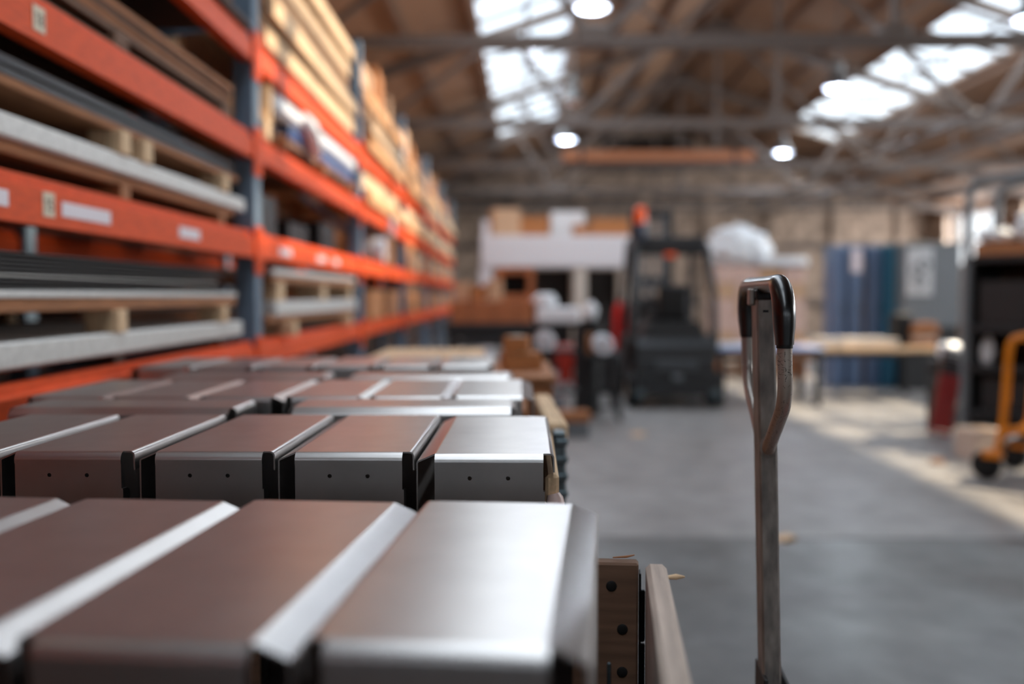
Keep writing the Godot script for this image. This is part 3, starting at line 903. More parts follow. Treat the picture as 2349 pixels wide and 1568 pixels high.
func bay_second() -> void:
	# top: five long skids, sunlit
	for k in 5:
		long_at("long timber skid in the second bay's top stack, %s" % ["resting on the beams", "second layer up", "middle layer", "fourth layer up", "topmost layer"][k], -0.45 + rng.randf_range(-0.03, 0.03), 2.295 + 0.127 * k, 5.84 + rng.randf_range(-0.04, 0.04))
	# upper middle: white wrapped profiles over blue wrapped ones on a plank
	var y := 1.88
	for k in 3:
		solid("timber_bearer", "tan bearer under the wrapped profiles, %s" % ["next to the blue upright", "in mid bay", "by the far upright"][k], "bearer", R(-0.42, y, [4.9, 5.9, 7.0][k]), Vector3(0.9, 0.06, 0.09), M["tan_x"], 0.0042, 0.004, "bearers in the second bay")
	solid("timber_plank", "brown plank on bearers under the blue wrapped profiles", "plank", R(-0.45, y + 0.06, 5.95), Vector3(0.85, 0.035, 2.5), M["brown_z"])
	var bl := thing("wrapped_bundle", "bundle of profiles in blue film below the white one", "bundle", R(-0.42, y + 0.095, 6.25), 0.0042)
	for k in 4:
		pbox("profile", bl, Vector3(-0.3 + 0.2 * k, 0.045, 0.1 - 0.05 * k), Vector3(0.18, 0.09, 2.05), M.film_blue if k != 1 else M.film_white, 0.02)
	solid("timber_block", "large lit offcut standing by the blue upright in the second bay", "block", R(-0.12, y + 0.095, 4.72), Vector3(0.22, 0.16, 0.18), M["pine_x"], 0.2)
	solid("timber_block", "flat lit offcut leaning out under the wrapped profiles by the blue upright", "block", R(-0.06, y, 4.62), Vector3(0.12, 0.10, 0.16), M["pine_x"], 0.1)
	var wb := thing("wrapped_bundle", "long white film wrapped bundle with loose film tail, second bay", "bundle", R(-0.3, y + 0.185, 6.2), 0.0042)
	for k in 3:
		pbox("profile", wb, Vector3(-0.28 + 0.23 * k, 0.05, 0.04 * k), Vector3(0.21, 0.10, 2.5), M.film_white, 0.03)
	put("film_tail", tube([Vector3(0.29, 0.07, 0.75), Vector3(0.31, 0.02, 0.66), Vector3(0.32, -0.06, 0.55), Vector3(0.31, -0.09, 0.42)], [0.03, 0.05, 0.045, 0.02], 10), M.film_white, wb)
	# dark boxes deep on the middle level
	y = 1.45
	for k in 3:
		solid("steel_crate", "dim grey box deep on the second bay's middle level, %s" % ["nearest the blue upright", "the lowest of three", "nearest the far upright"][k], "box", R(-0.45, y, [4.95, 5.75, 6.7][k]), Vector3(0.7, [0.22, 0.13, 0.2][k], 0.5), M.sheet_dark, 0.0042, 0.01, "boxes in the second bay")
	# lower level: sheets on timber
	y = 0.97
	for k in 2:
		solid("timber_bearer", "pale bearer on the second bay's lowest beams, %s" % ["near end", "far end"][k], "bearer", R(-0.4, y, [4.95, 6.7][k]), Vector3(0.9, 0.07, 0.1), M["pine_x"], 0.0042, 0.004, "low bearers in the second bay")
	solid("timber_plank", "tan plank under the pale pack, second bay", "plank", R(-0.45, y + 0.07, 5.9), Vector3(0.9, 0.03, 2.6), M["tan_z"])
	solid("sheet_pack", "pale grey sheet pack in the second bay between tan planks", "sheet pack", R(-0.45, y + 0.10, 5.95), Vector3(0.92, 0.07, 2.5), M.sheet_pale, 0.0042, 0.006)
	for k in 3:
		solid("timber_block", "pale block over the second bay's pale pack, %s" % ["near the blue upright", "in the middle", "at the far upright"][k], "block", R(-0.08, y + 0.17, [4.85, 6.0, 7.0][k]), Vector3(0.16, 0.09, 0.14), M["pine_y"], 0.0042, 0.004, "blocks on the second bay's pack")
	solid("timber_plank", "tan plank above the second bay's blocks", "plank", R(-0.45, y + 0.26, 5.95), Vector3(0.9, 0.035, 2.5), M["tan_z"])
	solid("sheet_pack", "grey topped sheet pack uppermost on the second bay's lowest level", "sheet pack", R(-0.46, y + 0.295, 5.95), Vector3(0.92, 0.03, 2.5), M.sheet_pale, 0.0042, 0.004)

func bays_far() -> void:
	var names := ["third", "fourth", "fifth", "sixth"]
	for b in 4:
		var d: float = (BAYS[b + 3] + BAYS[b + 4]) / 2
		var n: String = names[b]
		# top stacks
		var cnt: int = [4, 3, 3, 2][b]
		for k in cnt:
			long_at("long pale timber skid in the %s bay's top stack, %s" % [n, ["lowest layer", "second layer", "third layer", "fourth layer"][k]], -0.43 + rng.randf_range(-0.05, 0.05), 2.295 + 0.127 * k, d + rng.randf_range(-0.08, 0.08))
		for k in 3:
			carton("%s carton on the %s bay's top skids, %s" % [["pale", "tan", "pale"][k], n, ["near side", "middle", "far side"][k]], R(-0.35, 2.295 + 0.127 * cnt, d - 0.8 + 0.8 * k), Vector3(0.6, [0.22, 0.36, 0.28][(k + b) % 3], 0.55), M.carton_pale if k != 1 else M.carton, 0.05 * k)
		# upper middle
		long_at("long pale timber skid on the %s bay's upper beams" % n, -0.43, 1.88, d)
		for k in 2:
			solid("timber_plank", "lit squared timber on the %s bay's skid, %s" % [n, ["front one", "rear one"][k]], "plank", R(-0.2 - 0.4 * k, 2.005, d), Vector3(0.34, 0.14, 2.4), M["pine_z"], 0.0042, 0.01, "squared timbers in the far bays")
		# middle level
		if b == 0:
			for k in 2:
				var rl := thing("film_roll", "white roll of film on the third bay's middle beams, %s" % ["upper, on a carton", "lower one"][k], "roll", R(-0.12, 1.45 + [0.26, 0.0][k], [9.4, 8.75][k]), 0.0042, "rolls of film on the rack")
				roll(rl, 0.11, 0.3)
			carton("brown carton under a white roll, third bay's middle level", R(-0.4, 1.45, 9.4), Vector3(0.8, 0.26, 0.6), M.carton, 0.0)
			carton("brown carton behind the lower white roll, third bay's middle level", R(-0.62, 1.45, 8.6), Vector3(0.5, 0.28, 0.6), M.carton, 0.0)
		else:
			for k in 3:
				carton("%s carton on the %s bay's middle level, %s" % [["tan", "pale", "tan"][k], n, ["near", "centre", "far"][k]], R(-0.4, 1.45, d - 0.9 + 0.9 * k), Vector3(0.8, [0.3, 0.24, 0.2][k], 0.7), [M.carton, M.carton_pale, M.carton][k], 0.0)
		# lowest level in view
		for k in 2:
			carton("%s carton on the %s bay's lowest level, %s" % [["tan", "brown"][k], n, ["near upright", "far upright"][k]], R(-0.42, 0.97, d - 0.7 + 1.3 * k), Vector3(0.85, 0.24, 0.9), M.carton if k == 0 else M["tan_z"], 0.0)

func roll(t: Node3D, r: float, l: float) -> void:
	# a roll lying with its end towards the aisle
	var tr := Transform3D(Basis(Vector3(0, 0, 1), -PI / 2), Vector3(-l / 2, r, 0))
	plathe("film", t, [[0.035, 0.0], [r - 0.01, 0.0], [r, 0.01], [r, l - 0.01], [r - 0.01, l], [0.035, l]], M.film_white, tr, 28)
	plathe("core", t, [[0.035, 0.0], [0.035, l]], M.carton, tr, 20)

func carton(label: String, at: Vector3, s: Vector3, m: Material, turn := 0.0, group := "") -> Node3D:
	var t := thing("carton", label, "carton", at, turn, group)
	pbox("body", t, Vector3(0, s.y / 2 - 0.002, 0), Vector3(s.x, s.y - 0.004, s.z), m, 0.006)
	pbox("flap", t, Vector3(-s.x / 4 - 0.001, s.y - 0.002, 0), Vector3(s.x / 2 - 0.004, 0.004, s.z), m, 0.0015)
	pbox("flap", t, Vector3(s.x / 4 + 0.001, s.y - 0.002, 0), Vector3(s.x / 2 - 0.004, 0.004, s.z), m, 0.0015)
	pbox("tape", t, Vector3(0, s.y + 0.0005, 0), Vector3(0.05, 0.001, s.z + 0.002), M.tape, 0.0)
	return t

# ---------------------------------------------------------------- folded steel covers
const DECK := 0.145
const TOP := 0.97
const CL := 0.41

func end_flange_mesh(w: float, h: float) -> Mesh:
	var st := ST()
	var path := fillet([Vector2(CL / 2 - 0.0115, h), Vector2(CL / 2, h), Vector2(CL / 2, h - 0.0150)], [0.0, 0.0105, 0.0], 10)
	add_sheet(st, path, 0.002, -w / 2, w / 2, func(p: Vector2, x: float) -> Vector3: return Vector3(x, p.y, p.x))
	# face below the bend, set back by a hair, with two punched holes
	var z1 := CL / 2 - 0.0011
	var z0 := z1 - 0.002
	var yt := h - 0.0150
	var yh := h - 0.0300
	var c := 0.011
	var hr := 0.0027
	for f in [[z1, 1.0], [z0, -1.0]]:
		var z: float = f[0]
		var rect := func(xa: float, xb: float, ya: float, yb: float) -> void:
			if f[1] > 0:
				quad(st, Vector3(xa, ya, z), Vector3(xb, ya, z), Vector3(xb, yb, z), Vector3(xa, yb, z))
			else:
				quad(st, Vector3(xa, ya, z), Vector3(xa, yb, z), Vector3(xb, yb, z), Vector3(xb, ya, z))
		rect.call(-w / 2, w / 2, 0.0, yh - c)
		rect.call(-w / 2, w / 2, yh + c, yt)
		rect.call(-w / 2, -0.0242 - c, yh - c, yh + c)
		rect.call(-0.0242 + c, 0.0242 - c, yh - c, yh + c)
		rect.call(0.0242 + c, w / 2, yh - c, yh + c)
		for hx in [-0.0242, 0.0242]:
			for k in 16:
				var q := []
				for j in [k, k + 1]:
					var a: float = TAU * j / 16
					var dv := Vector2(cos(a), sin(a))
					var m := maxf(absf(dv.x), absf(dv.y))
					q.append(Vector3(hx + dv.x * hr, yh + dv.y * hr, z))
					q.append(Vector3(hx + dv.x / m * c, yh + dv.y / m * c, z))
				if f[1] > 0:
					quad(st, q[0], q[1], q[3], q[2])
				else:
					quad(st, q[0], q[2], q[3], q[1])
				if f[1] > 0:
					var b := Vector3(0, 0, z0 - z1)
					quad(st, q[0], q[2], q[2] + b, q[0] + b)
	for s in [-1.0, 1.0]:
		var a := Vector3(s * w / 2, 0, z1)
		var b := Vector3(s * w / 2, yt, z1)
		var b2 := Vector3(0, 0, z0 - z1)
		if s > 0:
			quad(st, a, a + b2, b + b2, b)
		else:
			quad(st, a, b, b + b2, a + b2)
	return st.commit()

func make_cover(w: float, label: String, group: String) -> Node3D:
	var t := thing("steel_cover", label, "steel cover", Vector3.ZERO, 0.0, group)
	var h := TOP - DECK
	var st := ST()
	var path := fillet([Vector2(-w / 2 - 0.024, 0), Vector2(-w / 2 - 0.024, h - 0.0105), Vector2(-w / 2, h), Vector2(w / 2 + 0.014, h), Vector2(w / 2 + 0.0145, h - 0.024)], [0.0, 0.004, 0.008, 0.0062, 0.0], 8)
	add_sheet(st, path, 0.002, -CL / 2 + 0.0105, CL / 2 - 0.0105, func(p: Vector2, z: float) -> Vector3: return Vector3(p.x, p.y, z))
	put("shell", st.commit(), M.steel, t)
	var fm := end_flange_mesh(w, h)
	put("end_flange", fm, M.steel, t)
	put("end_flange", fm, M.steel, t, Transform3D(Basis(Vector3.UP, PI), Vector3.ZERO))
	for s in [-1.0, 1.0]:
		# return of the end face: an inward fold with a rounded upper corner
		var poly := PackedVector2Array([Vector2(0, 0), Vector2(0.022, 0), Vector2(0.022, h - 0.056), Vector2(0.020, h - 0.051), Vector2(0.015, h - 0.048), Vector2(0, h - 0.047)])
		put("return_flange", prism(poly, 0.0, 0.002), M.steel, t, Transform3D(Basis(Vector3(0, 0, -s), Vector3(0, 1, 0), Vector3(s, 0, 0)), Vector3(w / 2 + (0.0 if s > 0 else 0.002), 0, s * (CL / 2 - 0.0012))))
	return t

func cover_rows() -> void:
	var nth := ["outermost on the aisle side", "second in from the aisle", "third in from the aisle", "fourth in from the aisle", "fifth in from the aisle", "sixth in from the aisle"]
	# [row words, width, turn, corners of the flat top from the aisle inwards, which corner, far side to near?]
	var rows := [
		["nearest row", 0.130, 0.0958, [[-0.0703, 0.968], [-0.2413, 0.973], [-0.4093, 0.9794], [-0.579, 0.995]], true, true],
		["sharply focused second row", 0.137, 0.016, [[-0.0975, 1.2466], [-0.2767, 1.2623], [-0.4559, 1.2658], [-0.6373, 1.2694], [-0.817, 1.272]], false, false],
		["fourth row behind the sideways covers", 0.130, 0.006, [[-0.1096, 1.9725], [-0.2714, 1.966], [-0.4361, 1.9639], [-0.606, 1.9604], [-0.776, 1.9554], [-0.945, 1.9554]], false, true],
		["farthest row by the orange beam", 0.130, 0.004, [[-0.1996, 2.8519], [-0.37, 2.845], [-0.5403, 2.8341], [-0.71, 2.81], [-0.878, 2.79], [-1.046, 2.7821]], false, false],
	]
	for r in rows:
		var first: Node3D
		var w: float = r[1]
		var phi: float = r[2]
		for i in r[3].size():
			var label := "folded steel cover, %s, %s" % [r[0], nth[i]]
			var c := Vector2(r[3][i][0], r[3][i][1])
			var a := Vector2(sin(phi), cos(phi))
			var rt := Vector2(cos(phi), -sin(phi))
			var m := c + rt * (w / 2) + a * (CL / 2 - 0.003) * (-1.0 if r[4] else 1.0)
			var turn: float = -phi + (PI if r[5] else 0.0)
			if first == null:
				first = make_cover(w, label, "covers in the " + String(r[0]))
				first.position = P(m.x, DECK, m.y)
				first.rotation.y = turn
			else:
				copy(first, label, P(m.x, DECK, m.y), turn)
	# covers laid sideways between the rows
	var side := make_cover(0.130, "folded steel cover turned sideways behind the second row, on the aisle side", "covers turned sideways")
	side.position = P(-0.197, DECK, 1.758 + 0.024 + 0.065)
	side.rotation.y = PI / 2 + 0.003
	copy(side, "folded steel cover turned sideways behind the second row, on the rack side", P(-0.697, DECK, 1.752 + 0.089), PI / 2 - 0.01)
	copy(side, "folded steel cover turned sideways behind the fourth row, on the aisle side", P(-0.203, DECK, 2.435 + 0.089), PI / 2)
	copy(side, "folded steel cover turned sideways behind the fourth row, on the rack side", P(-0.665, DECK, 2.425 + 0.089), PI / 2 + 0.01)

# pallet under a crate, as parts of it; x and z spans in the crate's own frame
func crate_base(t: Node3D, x0: float, x1: float, z0: float, z1: float, tone: String) -> void:
	var n := int(round((z1 - z0) / 0.125))
	for k in n:
		var z := z0 + (z1 - z0) / n * (k + 0.5)
		pbox("deck_board", t, Vector3((x0 + x1) / 2, DECK - 0.011, z), Vector3(x1 - x0, 0.022, (z1 - z0) / n * 0.84), M[tone + "_x"], 0.002)
	for x in [x0 + 0.05, (x0 + x1) / 2, x1 - 0.05]:
		pbox("stringer", t, Vector3(x, DECK - 0.033, (z0 + z1) / 2), Vector3(0.1, 0.022, z1 - z0), M[tone + "_z"], 0.002)
		for z in [z0 + 0.06, (z0 + z1) / 2, z1 - 0.06]:
			pbox("block", t, Vector3(x, (DECK - 0.044 + 0.02) / 2, z), Vector3(0.1, DECK - 0.044 - 0.02, 0.1), M[tone + "_y"], 0.003)
		pbox("base_board", t, Vector3(x, 0.010, (z0 + z1) / 2), Vector3(0.1, 0.020, z1 - z0), M[tone + "_z"], 0.002)

func crates() -> void:
	# nearest crate: pallet collars with hinged corners
	var a := thing("pallet_crate", "weathered timber pallet crate with riveted hinged corner around the nearest covers", "crate", P(0.153, 0, 1.13), -0.0958)
	crate_base(a, -0.90, 0.02, -0.02, 0.78, "grey")
	for k in 3:
		var y := 0.1435 + 0.24 * k + 0.12
		pbox("side_board", a, Vector3(-0.4535, y, -0.011), Vector3(0.892, 0.2375, 0.022), M["brown_x"], 0.0025)
		pbox("side_board", a, Vector3(0.0125, y - 0.001, 0.386), Vector3(0.024, 0.2375, 0.79), M["grey_z"], 0.005)
		pbox("side_board", a, Vector3(-0.912, y, 0.386), Vector3(0.022, 0.2375, 0.79), M["brown_z"], 0.0025)
		pbox("side_board", a, Vector3(-0.4535, y, 0.77), Vector3(0.892, 0.2375, 0.022), M["brown_x"], 0.0025)
		for j in 4:
			var yy := 0.8635 - 0.0283 - 0.0501 * j - 0.24 * (2 - k)
			if j < 4:
				plathe("rivet", a, [[0.0064, 0.0], [0.0060, 0.0010], [0.0042, 0.0019], [0.0, 0.0022]], M.rivet, Transform3D(Basis(Vector3.RIGHT, PI / 2), Vector3(-0.0385 if j == 0 else -0.0257, yy, 0.0)), 14)
	for k in 11:
		var y := 0.145 + 0.0625 * k
		plathe("hinge_knuckle", a, [[0.0, 0.001], [0.0030, 0.001], [0.0037, 0.003], [0.0037, 0.059], [0.0030, 0.061], [0.0, 0.061]], M.hinge, Transform3D(Basis(), Vector3(-0.0035, y, -0.003)), 12)
	pbox("hinge_leaf", a, Vector3(-0.0055, 0.50, -0.012), Vector3(0.0022, 0.70, 0.02), M.hinge, 0.0005)
	put("splinter", tube([Vector3(0.024, 0.853, 0.02), Vector3(0.034, 0.8515, 0.012), Vector3(0.044, 0.850, 0.006)], [0.0020, 0.0034, 0.0012], 8), M["pine_x"], a)
	put("splinter", tube([Vector3(-0.037, 0.8655, -0.012), Vector3(-0.022, 0.8672, -0.010), Vector3(-0.012, 0.869, -0.012)], [0.0008, 0.0015, 0.0007], 8), M["tan_x"], a)
	var rod := thing("steel_rod", "thin bright steel rod upright inside the nearest crate's hinged corner", "rod", P(0.1045, DECK, 1.055))
	plathe("rod", rod, [[0.0, 0.0], [0.0023, 0.0], [0.0023, 0.628], [0.0016, 0.63], [0.0, 0.63]], M.zinc, Transform3D(), 12)
	# second crate: open fronted, timber rail on the aisle side with torn film
	var b := thing("pallet_crate", "open fronted timber crate under the second row, film wrapped rail on its side", "crate", P(-0.47, 0, 1.58), -0.016)
	crate_base(b, -0.53, 0.54, -0.32, 0.325, "grey")
	for k in 3:
		pbox("side_board", b, Vector3(0.527, DECK + 0.125 + 0.25 * k, -0.03), Vector3(0.018, 0.247, 0.60), M["tan_z"], 0.0025)
		pbox("side_board", b, Vector3(-0.545, DECK + 0.12 + 0.24 * k, 0.0), Vector3(0.018, 0.237, 0.64), M["brown_z"], 0.0025)
	pbox("rail", b, Vector3(0.527, 0.9165, 0.085), Vector3(0.018, 0.040, 0.40), M["pine_z"], 0.004)
	pbox("rail_end", b, Vector3(0.529, 0.880, 0.290), Vector3(0.0155, 0.052, 0.018), M["pine_warm_y"], 0.004)
	put("film_wrap", tube([Vector3(0.5285, 0.9125, 0.289), Vector3(0.530, 0.907, 0.290), Vector3(0.5315, 0.899, 0.291), Vector3(0.533, 0.893, 0.2915)], [0.0085, 0.0112, 0.0118, 0.0098], 12, Vector3.RIGHT), M.film_pink, b)
	put("film_fold", tube([Vector3(0.5375, 0.904, 0.299), Vector3(0.540, 0.896, 0.300), Vector3(0.5385, 0.886, 0.299)], [0.0025, 0.0042, 0.0022], 10), M.film_pink, b)
	pbox("film_mark", b, Vector3(0.5405, 0.894, 0.3035), Vector3(0.005, 0.009, 0.003), M.red, 0.0012)
	# third crate with ribbed steel corner post
	var c := thing("pallet_crate", "timber crate under the fourth row with ribbed grey steel corner post", "crate", P(-0.47, 0, 2.29), -0.006)
	crate_base(c, -0.55, 0.56, -0.34, 0.335, "grey")
	for k in 3:
		pbox("side_board", c, Vector3(0.545, DECK + 0.12 + 0.24 * k, -0.01), Vector3(0.02, 0.237, 0.62), M["tan_z"], 0.0025)
		pbox("side_board", c, Vector3(-0.555, DECK + 0.12 + 0.24 * k, -0.01), Vector3(0.02, 0.237, 0.62), M["brown_z"], 0.0025)
	pbox("rail", c, Vector3(0.556, 0.893, -0.02), Vector3(0.042, 0.036, 0.60), M["pine_z"], 0.006, Basis(Vector3.UP, 0.03))
	var po := pbox("corner_post", c, Vector3(0.564, 0.455, 0.345), Vector3(0.026, 0.90, 0.05), M.zinc, 0.004)
	for k in 26:
		pbox("rib", po, Vector3(0.004, 0.43 - 0.0335 * k, 0.004), Vector3(0.026, 0.014, 0.05), M.zinc, 0.005)
	# fourth crate
	var d := thing("pallet_crate", "timber pallet crate under the farthest row, against the rack", "crate", P(-0.56, 0, 3.05), -0.004)
	crate_base(d, -0.53, 0.6, -0.3, 0.30, "grey")
	pbox("side_board", d, Vector3(0.59, 0.5, 0.0), Vector3(0.02, 0.7, 0.58), M["tan_z"], 0.0025)
	# crate of pale planks, cartons on its aisle end
	var e := thing("plank_crate", "timber crate carrying pale planks and two cartons behind the covers", "crate", P(-0.21, 0, 4.02), 0.0)
	crate_base(e, -0.36, 0.36, -0.44, 0.44, "tan")
	for k in 3:
		for s in [-1.0, 1.0]:
			pbox("side_board", e, Vector3(s * 0.35, DECK + 0.115 + 0.235 * k, 0), Vector3(0.02, 0.23, 0.86), M["tan_z"], 0.003)
			pbox("side_board", e, Vector3(0, DECK + 0.115 + 0.235 * k, s * 0.43), Vector3(0.68, 0.23, 0.02), M["tan_x"], 0.003)
	pbox("lid", e, Vector3(0, 0.864, 0), Vector3(0.74, 0.024, 0.90), M["tan_z"], 0.004)
	for k in 5:
		solid("pale_plank", "pale sawn plank in the layer behind the farthest covers, %s" % ["nearest the rack", "second from the rack", "middle one", "fourth from the rack", "beside the cartons"][k], "plank", P(-0.515 + 0.088 * k, 0.876, 4.02 + 0.012 * (k % 2)), Vector3(0.083, 0.058, 0.84), M["pine_z"], 0.006 * (k % 3 - 1), 0.004, "pale planks on the crate")
	carton("tan carton on the plank crate, lower of two, aisle end", P(0.035, 0.876, 4.0), Vector3(0.15, 0.066, 0.22), M.carton, 0.1)
	carton("small brown carton on top of the lower tan one, aisle end", P(0.02, 0.944, 4.0), Vector3(0.10, 0.062, 0.13), M.carton, -0.1)

# ---------------------------------------------------------------- pallet truck
func pallet_truck() -> void:
	var t := thing("pallet_truck", "pallet truck with worn steel handle and black rubber grip standing in the aisle", "pallet truck", P(0.3588, 0, 1.4195), -0.0938)
	var lean := func(y: float) -> float: return (1.16 - y) * 0.0285 - 0.0012
	var s_of := func(s: float, y: float) -> Vector3: return Vector3(lean.call(y), y, -s)
	# shaft: flat rectangular tube
	var st := ST()
	var z := (s_of.call(0.0, 1.166) - s_of.call(0.0, 0.34)) as Vector3
	var yb := z.normalized()
	var sb := Basis(Vector3(0, 0, 1).cross(yb) * -1.0, yb, Vector3(0, 0, 1))
	sb.x = sb.y.cross(sb.z)
	add_box(st, (s_of.call(0.0, 1.166) + s_of.call(0.0, 0.34)) / 2, Vector3(0.0255, z.length(), 0.052), 0.0028, sb)
	var sh := put("shaft", st.commit(), M.shaft, t)
	pbox("slot", sh, s_of.call(-0.0262, 1.1478) + Vector3(-0.0005, 0, 0), Vector3(0.0075, 0.0032, 0.0008), M.black_soft, 0.0)
	pbox("end_cap", t, s_of.call(-0.002, 1.1715), Vector3(0.027, 0.014, 0.054), M.black_soft, 0.002, sb)
	# handle loop
	var pts := []
	var add_arc := func(c: Vector2, r: float, a0: float, a1: float, n: int) -> void:
		for k in n + 1:
			var a := lerpf(a0, a1, float(k) / n)
			pts.append(Vector2(c.x + r * cos(a), c.y + r * sin(a)))
	var yt := 1.1845
	var half := 0.1675
	var rc := 0.042
	# left half (towards the camera), from the shaft up and over
	pts.append(Vector2(-0.022, 0.952))
	pts.append(Vector2(-0.030, 0.957))
	pts.append(Vector2(-0.085, 0.9888))
	# lower elbow
	add_arc.call(Vector2(-half + 0.055, 1.068), 0.055, PI + 1.05, PI, 8)
	pts.append(Vector2(-half, 1.085))
	pts.append(Vector2(-half, 1.1076))
	var grip_from := pts.size()
	pts.append(Vector2(-half, 1.1077))
	pts.append(Vector2(-half, 1.118))
	pts.append(Vector2(-half, 1.130))
	add_arc.call(Vector2(-half + rc, yt - rc), rc, PI, PI / 2, 9)
	pts.append(Vector2(-0.05, yt))
	pts.append(Vector2(0.0, yt))
	var mirrored := []
	for k in range(pts.size() - 2, -1, -1):
		mirrored.append(Vector2(-pts[k].x, pts[k].y))
	var all := pts + mirrored
	var p3 := []
	for p in all:
		p3.append(s_of.call(p.x, p.y))
	var n_all := all.size()
	var low := p3.slice(0, grip_from)
	var lr := []
	for p in low:
		lr.append(0.0094)
	put("handle_tube", tube(low, lr, 20, Vector3.RIGHT), M.tube_paint, t)
	var high := p3.slice(n_all - grip_from, n_all)
	put("handle_tube", tube(high, lr, 20, Vector3.RIGHT), M.tube_clean, t)
	var mid := p3.slice(grip_from, n_all - grip_from)
	var gr := []
	for k in mid.size():
		var y: float = mid[k].y
		var f: float = smoothstep(1.1077, 1.140, y)
		var top: float = smoothstep(1.165, 1.184, y) * smoothstep(0.165, 0.10, absf(mid[k].z))
		gr.append(lerpf(0.0115, 0.0143, f) - 0.0022 * top)
	put("grip", tube(mid, gr, 28, Vector3.RIGHT), M.grip, t)
	plathe("grip_collar", t, [[0.0, -0.003], [0.0104, -0.003], [0.0104, 0.003], [0.0, 0.003]], M.black_soft, Transform3D(Basis(), s_of.call(-half, 1.1065)), 18)
	plathe("grip_collar", t, [[0.0, -0.003], [0.0104, -0.003], [0.0104, 0.003], [0.0, 0.003]], M.black_soft, Transform3D(Basis(), s_of.call(half, 1.1065)), 18)
	# control lever under the bar
	pbox("control_lever", t, s_of.call(0.004, 1.1675) + Vector3(-0.0165, 0, 0), Vector3(0.007, 0.024, 0.026), M.shaft, 0.002)
	# weld beads where the loop meets the shaft
	for s in [-1.0, 1.0]:
		plathe("weld", t, [[0.0, -0.002], [0.0125, -0.002], [0.0120, 0.001], [0.0095, 0.002], [0.0, 0.002]], M.shaft, Transform3D(Basis(Vector3.RIGHT, -s * PI / 2) * Basis.from_scale(Vector3(1, 1, 1.35)), s_of.call(s * 0.0265, 0.957)), 18)
	# socket at the foot of the shaft, pump, wheels and forks
	var so := ST()
	for s in [-1.0, 1.0]:
		add_box(so, s_of.call(0.0, 0.47) + Vector3(s * 0.0165 + 0.001, 0, 0), Vector3(0.006, 0.30 if s > 0 else 0.32, 0.085), 0.002)
	add_box(so, s_of.call(-0.031, 0.46) + Vector3(0, 0, 0), Vector3(0.036, 0.29, 0.007), 0.002)
	put("socket", so.commit(), M.black_steel, t)
	plathe("pump", t, [[0.0, 0.17], [0.06, 0.17], [0.06, 0.30], [0.045, 0.33], [0.045, 0.40], [0.0, 0.40]], M.red, Transform3D(Basis(), Vector3(0.06, 0, 0)))
	pbox("yoke", t, Vector3(0.05, 0.15, 0), Vector3(0.09, 0.05, 0.18), M.red, 0.006)
	for s in [-1.0, 1.0]:
		plathe("wheel", t, [[0.02, -0.025], [0.09, -0.025], [0.095, -0.015], [0.095, 0.015], [0.09, 0.025], [0.02, 0.025]], M.rubber, Transform3D(Basis(Vector3.RIGHT, PI / 2), Vector3(0.05, 0.095, s * 0.075)), 28)
		var fk := ST()
		add_box(fk, Vector3(0.78, 0.105, s * 0.19), Vector3(1.15, 0.05, 0.16), 0.008)
		add_box(fk, Vector3(0.20, 0.20, s * 0.13), Vector3(0.04, 0.24, 0.26), 0.006)
		put("fork", fk.commit(), M.red, t)
		plathe("fork_roller", t, [[0.0, -0.04], [0.04, -0.04], [0.04, 0.04], [0.0, 0.04]], M.rubber, Transform3D(Basis(Vector3.RIGHT, PI / 2), Vector3(1.22, 0.04, s * 0.19)), 18)

# ---------------------------------------------------------------- middle of the hall
func table(called: String, label: String, at: Vector3, s: Vector3, top: Material, leg: Material, tt := 0.05, shelf := 0.0, apron := 0.0) -> Node3D:
	var t := thing(called, label, "table", at)
	pbox("tabletop", t, Vector3(0, s.y - tt / 2, 0), Vector3(s.x, tt, s.z), top, 0.006)
	for x in [-1.0, 1.0]:
		for z in [-1.0, 1.0]:
			pbox("leg", t, Vector3(x * (s.x / 2 - 0.05), (s.y - tt) / 2, z * (s.z / 2 - 0.05)), Vector3(0.055, s.y - tt, 0.055), leg, 0.004)
		pbox("rail", t, Vector3(x * (s.x / 2 - 0.05), s.y - tt - 0.05, 0), Vector3(0.03, 0.06, s.z - 0.16), leg, 0.003)
	for z in [-1.0, 1.0]:
		pbox("rail", t, Vector3(0, s.y - tt - maxf(0.06, apron) / 2, z * (s.z / 2 - 0.05)), Vector3(s.x - 0.16, maxf(0.06, apron), 0.03), leg if apron == 0.0 else M["brown_x"], 0.003)
	if shelf > 0:
		pbox("shelf", t, Vector3(0, shelf, 0), Vector3(s.x - 0.06, 0.03, s.z - 0.06), leg, 0.004)
	return t

